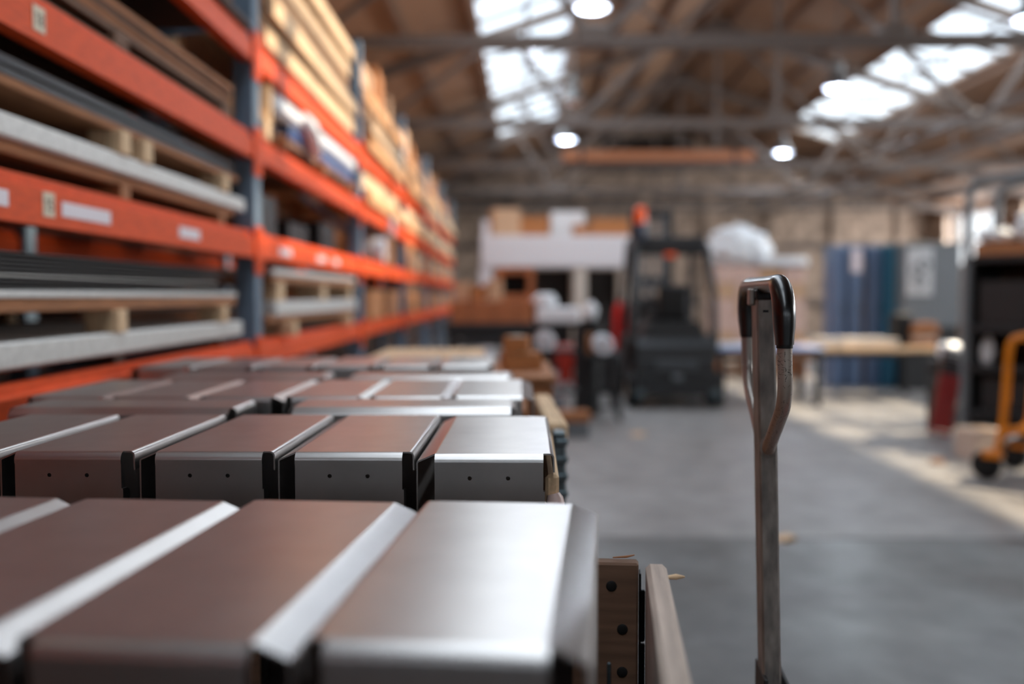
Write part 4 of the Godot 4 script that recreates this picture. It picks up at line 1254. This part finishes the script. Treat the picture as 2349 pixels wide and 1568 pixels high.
func middle_ground() -> void:
	# steel bench with timber and cartons on it
	table("steel_bench", "dark steel bench under stacked timber and cartons, beyond the plank crate", P(-0.22, 0, 10.9), Vector3(0.96, 0.875, 0.8), M.black_steel, M.black_steel, 0.10, 0.64)
	solid("grey_panel", "grey sheet leaning on the lower shelf of the dark bench", "panel", P(-0.15, 0.655, 10.62), Vector3(0.75, 0.10, 0.05), M.grey_paint)
	for k in 3:
		solid("timber_beam", "orange brown timber beam stacked on the dark bench, %s" % ["bottom", "middle", "top"][k], "beam", P(-0.215, 0.875 + 0.079 * k, 10.85), Vector3(0.88, 0.076, 0.6), M["ply"], 0.0, 0.006, "timber beams on the bench")
	for k in 3:
		carton("%s carton on the bench timbers, %s" % [["pale", "tan", "pale"][k], ["nearest the rack", "middle of three", "beside the plywood box"][k]], P([-0.53, -0.36, -0.19][k], 1.113, 10.75), Vector3(0.16, [0.20, 0.16, 0.22][k], 0.3), M.carton_pale if k != 1 else M.carton, 0.1 * k - 0.1)
	var ply := thing("plywood_box", "orange plywood box with a dark square opening on the bench", "box", P(0.035, 1.113, 10.95))
	for s in [-1.0, 1.0]:
		pbox("side", ply, Vector3(s * 0.17, 0.18, 0), Vector3(0.07, 0.36, 0.4), M.ply, 0.005)
		pbox("rail", ply, Vector3(0, 0.18 + s * 0.145, 0), Vector3(0.27, 0.07, 0.4), M.ply, 0.005)
	pbox("back", ply, Vector3(0, 0.18, -0.17), Vector3(0.27, 0.22, 0.03), M.black_soft, 0.0)
	# white storage frame with cartons on top
	var w := thing("storage_rack", "white painted storage rack with deep fascia beam and posts behind the bench", "storage rack", P(0.63, 0, 14.4))
	pbox("fascia", w, Vector3(0.0, 1.787, 0.4), Vector3(2.13, 0.437, 0.08), M.white_paint, 0.01)
	pbox("fascia", w, Vector3(0.0, 1.787, -0.4), Vector3(2.13, 0.437, 0.08), M.white_paint, 0.01)
	pbox("deck", w, Vector3(0, 1.97, 0), Vector3(2.1, 0.06, 0.72), M.off_white, 0.0)
	for x in [-1.0, 0.33, 1.0]:
		for z in [-0.36, 0.36]:
			pbox("post", w, Vector3(x, 0.785, z), Vector3(0.17, 1.57, 0.1), M.white_paint if x < 0 else M.off_white, 0.008)
	pbox("guard_post", w, Vector3(-1.0, 2.11, 0.3), Vector3(0.1, 0.22, 0.1), M.white_paint, 0.008)
	pbox("back_panel", w, Vector3(0.1, 0.8, -0.42), Vector3(1.7, 1.5, 0.03), M.wall_dark, 0.0)
	carton("large pale carton on the white storage frame, nearest the rack", P(-0.1, 2.0065, 14.3), Vector3(0.38, 0.38, 0.5), M.carton_pale, 0.12)
	carton("wide tan carton with shaded lower half on the white storage frame", P(0.33, 2.0065, 14.35), Vector3(0.42, 0.27, 0.5), M.carton, -0.05)
	carton("pale grey carton in the middle of the white storage frame", P(0.80, 2.0065, 14.5), Vector3(0.48, 0.36, 0.4), M.bag, 0.0)
	carton("orange tan carton on the white storage frame, near the forklift", P(1.38, 2.0065, 14.3), Vector3(0.52, 0.24, 0.5), M.carton, 0.03)
	carton("low brown carton between grey and orange ones on the frame", P(0.98, 2.0065, 14.15), Vector3(0.22, 0.15, 0.2), M.carton, 0.2)
	# service trolley with white box, rolls, bins and stands around it
	var tr := thing("trolley", "black two tier trolley carrying a white foam block", "trolley", P(0.405, 0, 9.2))
	for y in [0.30, 0.66, 0.905]:
		pbox("shelf", tr, Vector3(0, y, 0), Vector3(0.44, 0.03, 0.5), M.black_steel, 0.004)
	for x in [-0.2, 0.2]:
		for z in [-0.23, 0.23]:
			pbox("post", tr, Vector3(x, 0.50, z), Vector3(0.03, 0.82, 0.03), M.black_steel, 0.003)
			plathe("castor", tr, [[0.0, -0.015], [0.045, -0.015], [0.045, 0.015], [0.0, 0.015]], M.rubber, Transform3D(Basis(Vector3.RIGHT, PI / 2), Vector3(x, 0.045, z)), 16)
	solid("foam_block", "white foam block lying on top of the black trolley", "block", P(0.42, 0.92, 9.1), Vector3(0.40, 0.14, 0.36), M.bag, 0.0, 0.02)
	put_bag("white plastic bag slumped on the foam block of the trolley", P(0.30, 1.06, 9.1), Vector3(0.21, 0.14, 0.2), 3)
	var r1 := thing("film_roll", "white roll of film on the trolley's middle shelf, end on", "roll", P(0.30, 0.675, 9.05), -PI / 2, "rolls around the trolley")
	roll(r1, 0.088, 0.3)
	var st1 := thing("waste_bin", "tall black bin behind the trolley with a pale round lid bag", "bin", P(0.76, 0, 9.7))
	plathe("body", st1, [[0.0, 0.0], [0.10, 0.0], [0.125, 0.90], [0.13, 0.93], [0.0, 0.93]], M.black_soft)
	put_bag("pale lilac bag standing out of the tall black bin", P(0.76, 0.93, 9.7), Vector3(0.13, 0.19, 0.13), 8)
	var st2 := thing("stool", "black steel stool in front of the tall bin carrying a roll", "stool", P(0.85, 0, 9.3))
	pbox("seat", st2, Vector3(0, 0.61, 0), Vector3(0.30, 0.04, 0.28), M.black_steel, 0.01)
	for x in [-1.0, 1.0]:
		for z in [-1.0, 1.0]:
			bar("leg", st2, Vector3(x * 0.11, 0.60, z * 0.10), Vector3(x * 0.15, 0.0, z * 0.13), 0.03, 0.03, M.black_steel, 0.003)
	var r2 := thing("film_roll", "white roll of film lying on the black stool, end on", "roll", P(0.835, 0.63, 9.18), -PI / 2, "rolls around the trolley")
	roll(r2, 0.09, 0.25)
	solid("timber_block", "orange timber offcut beside the roll on the black stool", "block", P(0.725, 0.63, 9.3), Vector3(0.06, 0.18, 0.1), M["tan_y"])
	var hop := thing("hopper", "red tapered hopper on splayed pinkish legs in front of the storage frame", "hopper", P(0.57, 0, 10.6))
	plathe("bowl", hop, [[0.0, 0.25], [0.055, 0.25], [0.125, 0.52], [0.135, 0.64], [0.12, 0.645], [0.0, 0.60]], M.red, Transform3D(), 24)
	for k in 3:
		var a := TAU * k / 3 + 0.4
		bar("leg", hop, Vector3(cos(a) * 0.06, 0.34, sin(a) * 0.06), Vector3(cos(a) * 0.15, 0.0, sin(a) * 0.15), 0.03, 0.03, M.red, 0.003)
	var dr := thing("storage_bin", "blue grey plastic bin on the floor beside the red hopper", "bin", P(0.30, 0, 8.75))
	pbox("body", dr, Vector3(0, 0.13, 0), Vector3(0.26, 0.26, 0.34), M.blue_grey, 0.02)
	pbox("rim", dr, Vector3(0, 0.265, 0), Vector3(0.29, 0.03, 0.37), M.grey_paint, 0.008)
	var sk := thing("sack_truck", "black sack truck leaning near the forklift's left wheel", "sack truck", P(0.90, 0, 10.3))
	for x in [-0.12, 0.12]:
		put("frame_tube", tube([Vector3(x, 0.06, 0.1), Vector3(x, 0.5, 0.0), Vector3(x, 0.95, -0.1), Vector3(x * 0.9, 1.05, -0.2)], [0.014, 0.014, 0.014, 0.014], 10), M.black_steel, sk)
		plathe("wheel", sk, [[0.0, -0.025], [0.11, -0.025], [0.12, 0.0], [0.11, 0.025], [0.0, 0.025]], M.rubber, Transform3D(Basis(Vector3(0, 0, 1), PI / 2), Vector3(x * 1.4, 0.12, -0.05)), 20)
	for y in [0.25, 0.5, 0.75]:
		pbox("crossbar", sk, Vector3(0, y, 0.05 - (y - 0.25) * 0.2), Vector3(0.24, 0.025, 0.02), M.black_steel, 0.004)
	pbox("toe_plate", sk, Vector3(0, 0.03, 0.16), Vector3(0.3, 0.012, 0.16), M.black_steel, 0.002)
	var gas := thing("gas_cylinder", "bright red gas cylinder standing left of the forklift", "gas cylinder", P(1.35, 0, 12.3))
	plathe("body", gas, [[0.0, 0.0], [0.095, 0.0], [0.1, 0.02], [0.1, 0.92], [0.085, 1.02], [0.05, 1.08], [0.03, 1.10], [0.0, 1.10]], M.red_bright, Transform3D(), 24)
	plathe("valve", gas, [[0.03, 1.10], [0.03, 1.17], [0.0, 1.17]], M.zinc, Transform3D(), 12)
	solid("tool_chest", "low dark chest on the floor in front of the red cylinder", "chest", P(1.22, 0, 11.9), Vector3(0.42, 0.52, 0.3), M.black_steel, 0.0, 0.015)

func blob(seed_: int, n := 20, rough := 0.25) -> Mesh:
	var f := FastNoiseLite.new()
	f.seed = seed_
	f.frequency = 1.3
	f.fractal_octaves = 3
	var st := ST()
	st.set_smooth_group(0)
	var V := func(i: int, j: int) -> Vector3:
		var th := PI * i / n
		var ph := TAU * j / (2 * n)
		var d := Vector3(sin(th) * cos(ph), cos(th), -sin(th) * sin(ph))
		var r := 0.5 * (1.0 + rough * f.get_noise_3dv(d * 1.6) * 2.0)
		var v := d * r
		v.y = maxf(v.y, -0.40) + 0.40
		return v
	for i in n:
		for j in 2 * n:
			var a: Vector3 = V.call(i, j)
			var b: Vector3 = V.call(i + 1, j)
			var c: Vector3 = V.call(i + 1, j + 1)
			var d: Vector3 = V.call(i, j + 1)
			for p in [a, c, b, a, d, c]:
				st.add_vertex(p)
	st.index()
	st.generate_normals()
	return st.commit()

func put_bag(label: String, at: Vector3, s: Vector3, seed_: int, m: Material = null) -> void:
	var o := put(numbered("plastic_bag"), blob(seed_), m if m else M.bag, self, Transform3D(Basis.from_scale(s), at))
	tag(o, label, "bag")

# ---------------------------------------------------------------- forklift, seen from behind
func forklift() -> void:
	var t := thing("forklift", "black forklift truck seen from behind with orange beacon on its guard", "forklift", P(1.69, 0, 10.2), 0.0)
	# local: z towards the camera is +, the truck runs away from the camera to -1.9
	var cw := PackedVector2Array([Vector2(0.0, 0.22), Vector2(0.02, 0.45), Vector2(-0.03, 0.62), Vector2(-0.12, 0.74), Vector2(-0.5, 0.78), Vector2(-0.5, 0.22)])
	# counterweight with stepped ledges
	put("counterweight", prism(PackedVector2Array([Vector2(0.0, 0.16), Vector2(0.03, 0.30), Vector2(0.03, 0.36), Vector2(0.0, 0.38), Vector2(0.0, 0.50), Vector2(-0.03, 0.52), Vector2(-0.04, 0.64), Vector2(-0.13, 0.72), Vector2(-0.55, 0.74), Vector2(-0.55, 0.16)]), -0.40, 0.40), M.black_steel, t, Transform3D(Basis(Vector3(0, 0, 1), Vector3(0, 1, 0), Vector3(-1, 0, 0)), Vector3(0, 0, 0)))
	put("hood", prism(PackedVector2Array([Vector2(-0.33, 0.70), Vector2(-0.29, 0.84), Vector2(-0.24, 0.90), Vector2(0.24, 0.90), Vector2(0.29, 0.84), Vector2(0.33, 0.70)]), -0.95, -0.16), M.black_steel, t)
	pbox("vent_grille", t, Vector3(0, 0.45, 0.0), Vector3(0.46, 0.10, 0.03), M.black_soft, 0.006)
	for k in 4:
		pbox("grille_bar", t, Vector3(0, 0.415 + 0.024 * k, 0.018), Vector3(0.44, 0.008, 0.012), M.grey_paint, 0.002)
	pbox("tow_pin", t, Vector3(0, 0.33, 0.045), Vector3(0.09, 0.05, 0.05), M.grey_paint, 0.006)
	pbox("bumper", t, Vector3(0, 0.19, 0.01), Vector3(0.86, 0.10, 0.07), M.black_steel, 0.015)
	pbox("chassis", t, Vector3(0, 0.40, -1.15), Vector3(0.84, 0.40, 1.25), M.black_steel, 0.02)
	for s in [-1.0, 1.0]:
		pbox("fender", t, Vector3(s * 0.42, 0.60, -0.55), Vector3(0.12, 0.30, 0.55), M.black_steel, 0.03)
		for w in [[-0.22, 0.19, 0.42], [-1.52, 0.25, 0.46]]:
			var wh := plathe("wheel", t, [[0.10, -0.075], [w[1] - 0.02, -0.075], [w[1], -0.05], [w[1], 0.05], [w[1] - 0.02, 0.075], [0.10, 0.075]], M.rubber, Transform3D(Basis(Vector3(0, 0, 1), -s * PI / 2), Vector3(s * w[2], w[1], w[0])), 32)
			plathe("hub", wh, [[0.0, 0.03], [0.04, 0.05], [0.09, 0.045], [0.105, 0.07], [0.105, 0.03]], M.off_white, Transform3D(), 24)
		plathe("hub_cap", t, [[0.0, 0.0], [0.055, 0.0], [0.05, 0.018], [0.0, 0.02]], M.zinc, Transform3D(Basis(Vector3.RIGHT, PI / 2), Vector3(s * 0.385, 0.15, 0.045)), 20)
		# guard posts: rear ones raked, front ones upright
		put("guard_post", tube([Vector3(s * 0.43, 0.62, -0.20), Vector3(s * 0.42, 1.25, -0.26), Vector3(s * 0.38, 1.66, -0.42), Vector3(s * 0.35, 1.74, -0.55)], [0.045, 0.045, 0.04, 0.04], 12), M.black_steel, t)
		bar("guard_post", t, Vector3(s * 0.41, 0.55, -1.55), Vector3(s * 0.36, 1.74, -1.25), 0.06, 0.06, M.black_steel, 0.01)
		pbox("roof_rail", t, Vector3(s * 0.345, 1.745, -0.88), Vector3(0.09, 0.11, 0.85), M.black_steel, 0.02)
		pbox("tail_lamp", t, Vector3(s * 0.42, 0.79, -0.24), Vector3(0.07, 0.08, 0.06), M.off_white, 0.012)
		pbox("mast_rail", t, Vector3(s * 0.22, 1.13, -1.95), Vector3(0.075, 2.14, 0.13), M.black_steel, 0.006)
		pbox("inner_mast_rail", t, Vector3(s * 0.135, 1.10, -1.95), Vector3(0.045, 2.05, 0.09), M.grey_paint, 0.006)
		var fk := ST()
		add_box(fk, Vector3(s * 0.2, 0.32, -2.10), Vector3(0.1, 0.5, 0.04), 0.006)
		add_box(fk, Vector3(s * 0.2, 0.085, -2.60), Vector3(0.1, 0.035, 1.0), 0.006)
		put("fork", fk.commit(), M.black_steel, t)
	pbox("rear_roof_beam", t, Vector3(0, 1.70, -0.50), Vector3(0.74, 0.20, 0.10), M.black_steel, 0.03)
	for k in 5:
		pbox("roof_bar", t, Vector3(0, 1.765, -0.62 - 0.14 * k), Vector3(0.62, 0.05, 0.035), M.black_steel, 0.008)
	for y in [0.25, 1.35, 2.14]:
		pbox("mast_crossbar", t, Vector3(0, y, -1.99), Vector3(0.50, 0.10, 0.06), M.black_steel, 0.006)
	plathe("lift_cylinder", t, [[0.0, 0.2], [0.045, 0.2], [0.045, 1.3], [0.025, 1.32], [0.025, 2.05], [0.0, 2.05]], M.grey_paint, Transform3D(Basis(), Vector3(0.0, 0, -1.97)), 16)
	pbox("carriage", t, Vector3(0, 0.42, -2.07), Vector3(0.62, 0.36, 0.05), M.black_steel, 0.008)
	pbox("dashboard", t, Vector3(0, 0.85, -1.52), Vector3(0.66, 0.55, 0.16), M.black_steel, 0.03)
	# seat and wheel
	pbox("seat_base", t, Vector3(0, 0.95, -0.62), Vector3(0.46, 0.12, 0.46), M.black_soft, 0.04)
	pbox("seat_back", t, Vector3(0.02, 1.10, -0.40), Vector3(0.32, 0.36, 0.11), M.black_soft, 0.05, Basis(Vector3.RIGHT, 0.12))
	put("steering_wheel", torus(0.16, 0.014), M.black_soft, t, Transform3D(Basis(Vector3.RIGHT, 0.5), Vector3(-0.06, 1.19, -1.27)))
	bar("steering_column", t, Vector3(-0.06, 1.18, -1.28), Vector3(-0.06, 0.85, -1.45), 0.05, 0.05, M.black_steel, 0.01)
	plathe("roof_lamp", t, [[0.0, -0.03], [0.06, -0.03], [0.07, 0.0], [0.06, 0.02], [0.0, 0.02]], M.orange_lens, Transform3D(Basis(), Vector3(0.0, 1.60, -0.46)), 20)
	plathe("beacon_base", t, [[0.0, 1.76], [0.062, 1.76], [0.062, 1.92], [0.055, 1.935], [0.0, 1.935]], M.blue_grey, Transform3D(Basis(), Vector3(-0.32, 0, -0.45)), 20)
	plathe("beacon", t, [[0.0, 1.935], [0.062, 1.935], [0.064, 1.96], [0.06, 2.07], [0.045, 2.105], [0.0, 2.115]], M.orange_lens, Transform3D(Basis(), Vector3(-0.32, 0, -0.45)), 20)

func torus(r: float, r2: float) -> Mesh:
	var m := TorusMesh.new()
	m.inner_radius = r - r2
	m.outer_radius = r + r2
	m.rings = 32
	m.ring_segments = 10
	return m

# ---------------------------------------------------------------- right hand side
func right_side() -> void:
	# stack of pale cartons on pallets, white bag and boards on top
	for k in 3:
		var pl := make_pallet("pallet", "tan pallet under the pale carton stack, %s of three" % ["bottom", "middle", "top"][k], 1.0, 1.35, 0.138, "tan", "pallets under the carton stack")
		pl.position = P(3.5, 0.139 * k, 14.55)
		pl.rotation.y = PI / 2
	for r in 5:
		for c in 4:
			carton("pale carton stacked right of the forklift, %s, %s" % [["one from the pallet", "two from the pallet", "in the middle height", "next to the top", "at the top"][r], ["forklift side", "left of centre", "right of centre", "locker side"][c]], P(3.015 + 0.325 * c, 0.418 + 0.2335 * r, 14.35 + 0.012 * ((r * 3 + c) % 3)), Vector3(0.312, 0.232, 0.5), M.carton_pink if (r + c) % 3 else M.carton_pale, 0.012 * ((r * 2 + c) % 3 - 1), "cartons in the pale stack")
	for k in 2:
		solid("white_board", "white board lying on the pale carton stack, %s" % ["lower", "upper"][k], "board", P(3.83 - 0.02 * k, 1.59 + 0.06 * k, 14.3), Vector3(0.68, 0.058, 0.55), M.bag, 0.03 * k, 0.004, "white boards on the carton stack")
	put_bag("big white translucent sack on the forklift side of the carton stack", P(3.25, 1.59, 14.4), Vector3(0.86, 0.62, 0.6), 21)
	# work tables
	table("work_table", "low work table with pale blue top in front of the carton stack", P(2.74, 0, 10.9), Vector3(1.12, 0.62, 0.8), M.table_blue, M.black_steel, 0.03, 0.0, 0.11)
	solid("foam_pad", "white foam pad on the forklift end of the blue topped table", "pad", P(2.40, 0.62, 10.75), Vector3(0.40, 0.035, 0.4), M.bag, 0.0, 0.012)
	table("work_table", "long timber topped work table with dark legs before the blue lockers", P(4.05, 0, 11.45), Vector3(1.35, 0.60, 0.8), M["pine_x"], M.black_steel, 0.06, 0.0)
	for k in 2:
		solid("white_board", "cream board lying on the timber topped table, %s" % ["lower", "upper"][k], "board", P(3.90, 0.60 + 0.042 * k, 11.35), Vector3(0.84, 0.04, 0.5), M.off_white, 0.01 - 0.03 * k, 0.004, "cream boards on the table")
	# lockers, machine cabinet
	for k in 3:
		var lk := thing("locker", "blue steel locker, %s of three behind the timber table" % ["the narrow one, nearest the carton stack", "the middle one with a painted highlight", "the one beside the teal cupboard"][k], "locker", P([4.17, 4.37, 4.61][k], 0, 12.9), 0.0, "blue lockers")
		var ww: float = [0.135, 0.17, 0.14][k]
		pbox("body", lk, Vector3(0, 0.905, 0), Vector3(ww, 1.81, 0.45), M.locker, 0.006)
		pbox("door", lk, Vector3(0, 0.92, 0.23), Vector3(ww - 0.02, 1.72, 0.02), M.locker, 0.004)
		pbox("handle", lk, Vector3(ww / 2 - 0.035, 1.0, 0.248), Vector3(0.015, 0.10, 0.018), M.zinc, 0.003)
		if k == 1:
			pbox("painted_highlight", lk, Vector3(0, 1.61, 0.2415), Vector3(0.13, 0.30, 0.003), M.label_white, 0.0)  # pale patch painted in for the highlight on the door
	var tc := thing("cupboard", "teal steel cupboard between the blue lockers and the grey machine cabinet", "cupboard", P(4.775, 0, 12.75))
	pbox("body", tc, Vector3(0, 0.905, 0), Vector3(0.15, 1.81, 0.5), M.teal, 0.006)
	pbox("door", tc, Vector3(0, 0.92, 0.255), Vector3(0.135, 1.7, 0.018), M.teal, 0.004)
	var mc := thing("machine_cabinet", "grey machine cabinet with round dials right of the teal cupboard", "cabinet", P(5.16, 0, 12.5))
	pbox("plinth", mc, Vector3(0, 0.39, 0), Vector3(0.66, 0.78, 0.46), M.black_steel, 0.01)
	pbox("body", mc, Vector3(0, 1.30, 0), Vector3(0.70, 1.04, 0.5), M.grey_paint, 0.012)
	var dp := pbox("dial_panel", mc, Vector3(-0.16, 1.46, 0.255), Vector3(0.32, 0.58, 0.02), M.dial, 0.006)
	for k in [[0.06, 0.09], [-0.03, 0.02], [0.0, -0.12]]:
		put("dial", torus(0.06, 0.012), M.grey_paint, dp, Transform3D(Basis(Vector3.RIGHT, PI / 2), Vector3(k[0], k[1], 0.014)))
	pbox("lid", mc, Vector3(0, 1.80, 0), Vector3(0.72, 0.04, 0.52), M.grey_paint, 0.006)
	# things on the timber table
	solid("black_bin", "black upright bin on the machine end of the timber table", "bin", P(4.41, 0.60, 11.3), Vector3(0.19, 0.37, 0.22), M.black_soft, 0.0, 0.02)
	for k in 4:
		solid("timber_offcut", "tan timber offcut on the table end by the grey cabinet, %s" % ["bottom", "second up", "third up", "top"][k], "offcut", P(4.62, 0.60 + 0.066 * k, 11.25 - 0.02 * k), Vector3(0.30 - 0.05 * (k % 2), 0.064, 0.2), M["tan_x"] if k != 1 else M["grey_x"], 0.12 * (k % 3 - 1), 0.004, "offcuts piled on the table")
	# slatted panel, red below, dark above, leaning
	var sp := thing("slatted_panel", "leaning panel of narrow slats, red below and dark above", "panel", P(3.545, 0, 8.22), -0.12)
	var rake := Basis(Vector3.RIGHT, -0.24) * Basis(Vector3(0, 0, 1), -0.22)
	for s in [-1.0, 1.0]:
		pbox("stile", sp, rake * Vector3(s * 0.08, 0.38, -0.015), Vector3(0.022, 0.76, 0.02), M["brown_y"], 0.003, rake)
	for k in 20:
		pbox("slat", sp, rake * Vector3(0.0, 0.03 + 0.037 * k, 0.008), Vector3(0.17, 0.028, 0.016), M.slat_red if k < 14 else M.slat_grey, 0.004, rake)
	var drum := thing("steel_drum", "small black drum standing behind the leaning slatted panel", "drum", P(3.84, 0, 8.80))
	plathe("body", drum, [[0.0, 0.0], [0.15, 0.0], [0.15, 0.20], [0.157, 0.21], [0.15, 0.22], [0.15, 0.40], [0.157, 0.41], [0.15, 0.42], [0.15, 0.60], [0.14, 0.605], [0.0, 0.60]], M.black_steel)
	solid("paint_tub", "white tub standing on the small black drum behind the slatted panel", "tub", P(3.86, 0.607, 8.78), Vector3(0.17, 0.15, 0.17), M.bag, 0.3, 0.04)
	# dark shelving with bent tube frame
	var ds := thing("shelving", "dark shelving with bent grey tube frame loaded with brown and white goods", "shelving", P(3.62, 0, 8.05), -0.86)
	for z in [-0.04, -0.56]:
		put("frame_tube", tube([Vector3(0.035, 0.0, z), Vector3(0.035, 1.90, z), Vector3(0.045, 1.99, z), Vector3(0.085, 2.06, z), Vector3(0.15, 2.095, z), Vector3(0.25, 2.10, z), Vector3(1.5, 2.10, z)], [0.035, 0.035, 0.035, 0.035, 0.035, 0.035, 0.035], 12, Vector3(0, 0, 1)), M.grey_paint, ds)
		pbox("upright", ds, Vector3(1.5, 1.03, z), Vector3(0.06, 2.06, 0.06), M.black_steel, 0.006)
	for y in [0.22, 0.585, 0.90, 1.46]:
		pbox("shelf", ds, Vector3(0.78, y, -0.30), Vector3(1.44, 0.05, 0.58), M.black_steel, 0.004)
	pbox("back_panel", ds, Vector3(0.78, 0.75, -0.60), Vector3(1.46, 1.42, 0.02), M["dark_x"], 0.0)
	pbox("side_sheet", ds, Vector3(0.075, 0.74, -0.30), Vector3(0.012, 1.4, 0.5), M.black_steel, 0.0)
	var shelf_at := func(x: float, y: float, z: float) -> Vector3: return ds.transform * Vector3(x, y, z)
	carton("large brown carton at the back of the dark shelving's top shelf", shelf_at.call(0.55, 1.486, -0.42), Vector3(0.7, 0.34, 0.3), M["brown_x"], -0.86)
	carton("low brown carton under the white bags on the top shelf", shelf_at.call(0.62, 1.486, -0.14), Vector3(1.05, 0.10, 0.24), M["tan_x"], -0.86)
	put_bag("long white plastic bag lying on the top shelf, toward the lockers", shelf_at.call(0.22, 1.588, -0.14), Vector3(0.30, 0.13, 0.2), 31)
	put_bag("bulky white plastic bag on the top shelf beside the long one", shelf_at.call(0.52, 1.588, -0.13), Vector3(0.28, 0.28, 0.24), 33)
	put_bag("white crumpled bag at the far end of the top shelf", shelf_at.call(0.85, 1.588, -0.14), Vector3(0.34, 0.26, 0.24), 35)
	for k in 3:
		carton("%s carton on the dark shelving's middle shelf, %s" % [["black", "brown", "black"][k], ["toward the lockers", "in the middle", "far end"][k]], shelf_at.call(0.32 + 0.44 * k, 0.926, -0.28), Vector3(0.38, 0.36, 0.46), M.black_steel if k != 1 else M["dark_x"], -0.86)
	put_bag("pale bag in front on the low shelf of the dark shelving", shelf_at.call(0.16, 0.61, -0.16), Vector3(0.10, 0.24, 0.10), 41)
	for k in 2:
		solid("steel_crate", "dark crate on the shelving's bottom shelf, %s" % ["toward the lockers", "far end"][k], "crate", shelf_at.call(0.4 + 0.6 * k, 0.246, -0.3), Vector3(0.5, 0.28, 0.46), M.black_steel, -0.86, 0.01, "crates on the bottom shelf")
	# yellow hand cart with black castor and dark blue load
	var yc := thing("hand_cart", "yellow tube framed hand cart with black castors beside the dark shelving", "hand cart", P(3.10, 0, 6.2), -0.75)
	for z in [0.0, -0.56]:
		put("frame_tube", tube([Vector3(-0.06, 0.16, z), Vector3(-0.02, 0.40, z), Vector3(0.0, 0.80, z), Vector3(0.005, 0.86, z), Vector3(0.03, 0.90, z), Vector3(0.08, 0.915, z), Vector3(0.9, 0.915, z)], [0.024, 0.024, 0.024, 0.024, 0.024, 0.024, 0.024], 12, Vector3(0, 0, 1)), M.yellow, yc)
		bar("rail", yc, Vector3(-0.02, 0.33, z), Vector3(0.9, 0.31, z), 0.04, 0.05, M.yellow, 0.012)
		bar("rail", yc, Vector3(0.9, 0.16, z), Vector3(0.9, 0.93, z), 0.045, 0.045, M.yellow, 0.012)
		for x in [-0.10, 0.88]:
			plathe("castor", yc, [[0.0, -0.025], [0.085, -0.025], [0.095, 0.0], [0.085, 0.025], [0.0, 0.025]], M.rubber, Transform3D(Basis(Vector3.RIGHT, PI / 2), Vector3(x - 0.02, 0.095, z)), 24)
			pbox("castor_fork", yc, Vector3(x + 0.02, 0.165, z), Vector3(0.12, 0.05, 0.07), M.yellow, 0.008)
	for x in [-0.02, 0.9]:
		bar("rail", yc, Vector3(x, 0.30, -0.56), Vector3(x, 0.30, 0.0), 0.04, 0.04, M.yellow, 0.01)
	pbox("deck", yc, Vector3(0.44, 0.255, -0.28), Vector3(0.86, 0.03, 0.52), M.black_steel, 0.004)
	var cart_at := func(x: float, y: float, z: float) -> Vector3: return yc.transform * Vector3(x, y, z)
	solid("tarpaulin_bale", "folded dark blue tarpaulin bale filling the yellow hand cart", "bale", cart_at.call(0.46, 0.272, -0.28), Vector3(0.74, 0.48, 0.42), M.navy, -0.75, 0.05)
	solid("cable_box", "dark red box on the blue bale in the yellow hand cart", "box", cart_at.call(0.42, 0.753, -0.26), Vector3(0.5, 0.10, 0.3), mat("maroon", Color(0.18, 0.05, 0.08), 0.5), -0.75, 0.01)
	carton("pinkish grey carton on the floor behind the yellow hand cart", P(3.36, 0, 7.1), Vector3(0.26, 0.22, 0.24), M["grey_x"], 0.2)

func floor_bits() -> void:
	var bits := [["wood chip on the floor joint, right beside the pallet truck shaft", 1.31, 4.72, Vector3(0.085, 0.022, 0.06), 0.4, "pine_x"], ["pinkish wood chip on the open floor before the forklift", 1.06, 8.29, Vector3(0.11, 0.02, 0.10), 0.2, "pine_x"], ["brown wood chip in the shade before the slatted panel", 2.97, 6.90, Vector3(0.11, 0.03, 0.08), 0.9, "brown_x"]]
	for b in bits:
		var o := put(numbered("wood_chip"), prism(PackedVector2Array([Vector2(-b[3].x / 2, 0), Vector2(b[3].x / 2, 0), Vector2(b[3].x * 0.38, b[3].y), Vector2(-b[3].x * 0.2, b[3].y * 0.8), Vector2(-b[3].x * 0.45, b[3].y * 0.5)]), -b[3].z / 2, b[3].z / 2), M[b[5]], self, Transform3D(Basis(Vector3.UP, b[4]), P(b[1], 0.0, b[2])))
		tag(o, b[0], "wood chip")
	solid("kerb_block", "dark grey block on the floor at the end of the crates", "block", P(0.53, 0, 8.25), Vector3(0.20, 0.13, 0.22), M.grey_paint, 0.1, 0.01)
	solid("timber_block", "orange tan timber block lying on the dark floor block", "block", P(0.50, 0.13, 8.2), Vector3(0.28, 0.085, 0.16), M["tan_x"], 0.15, 0.008)
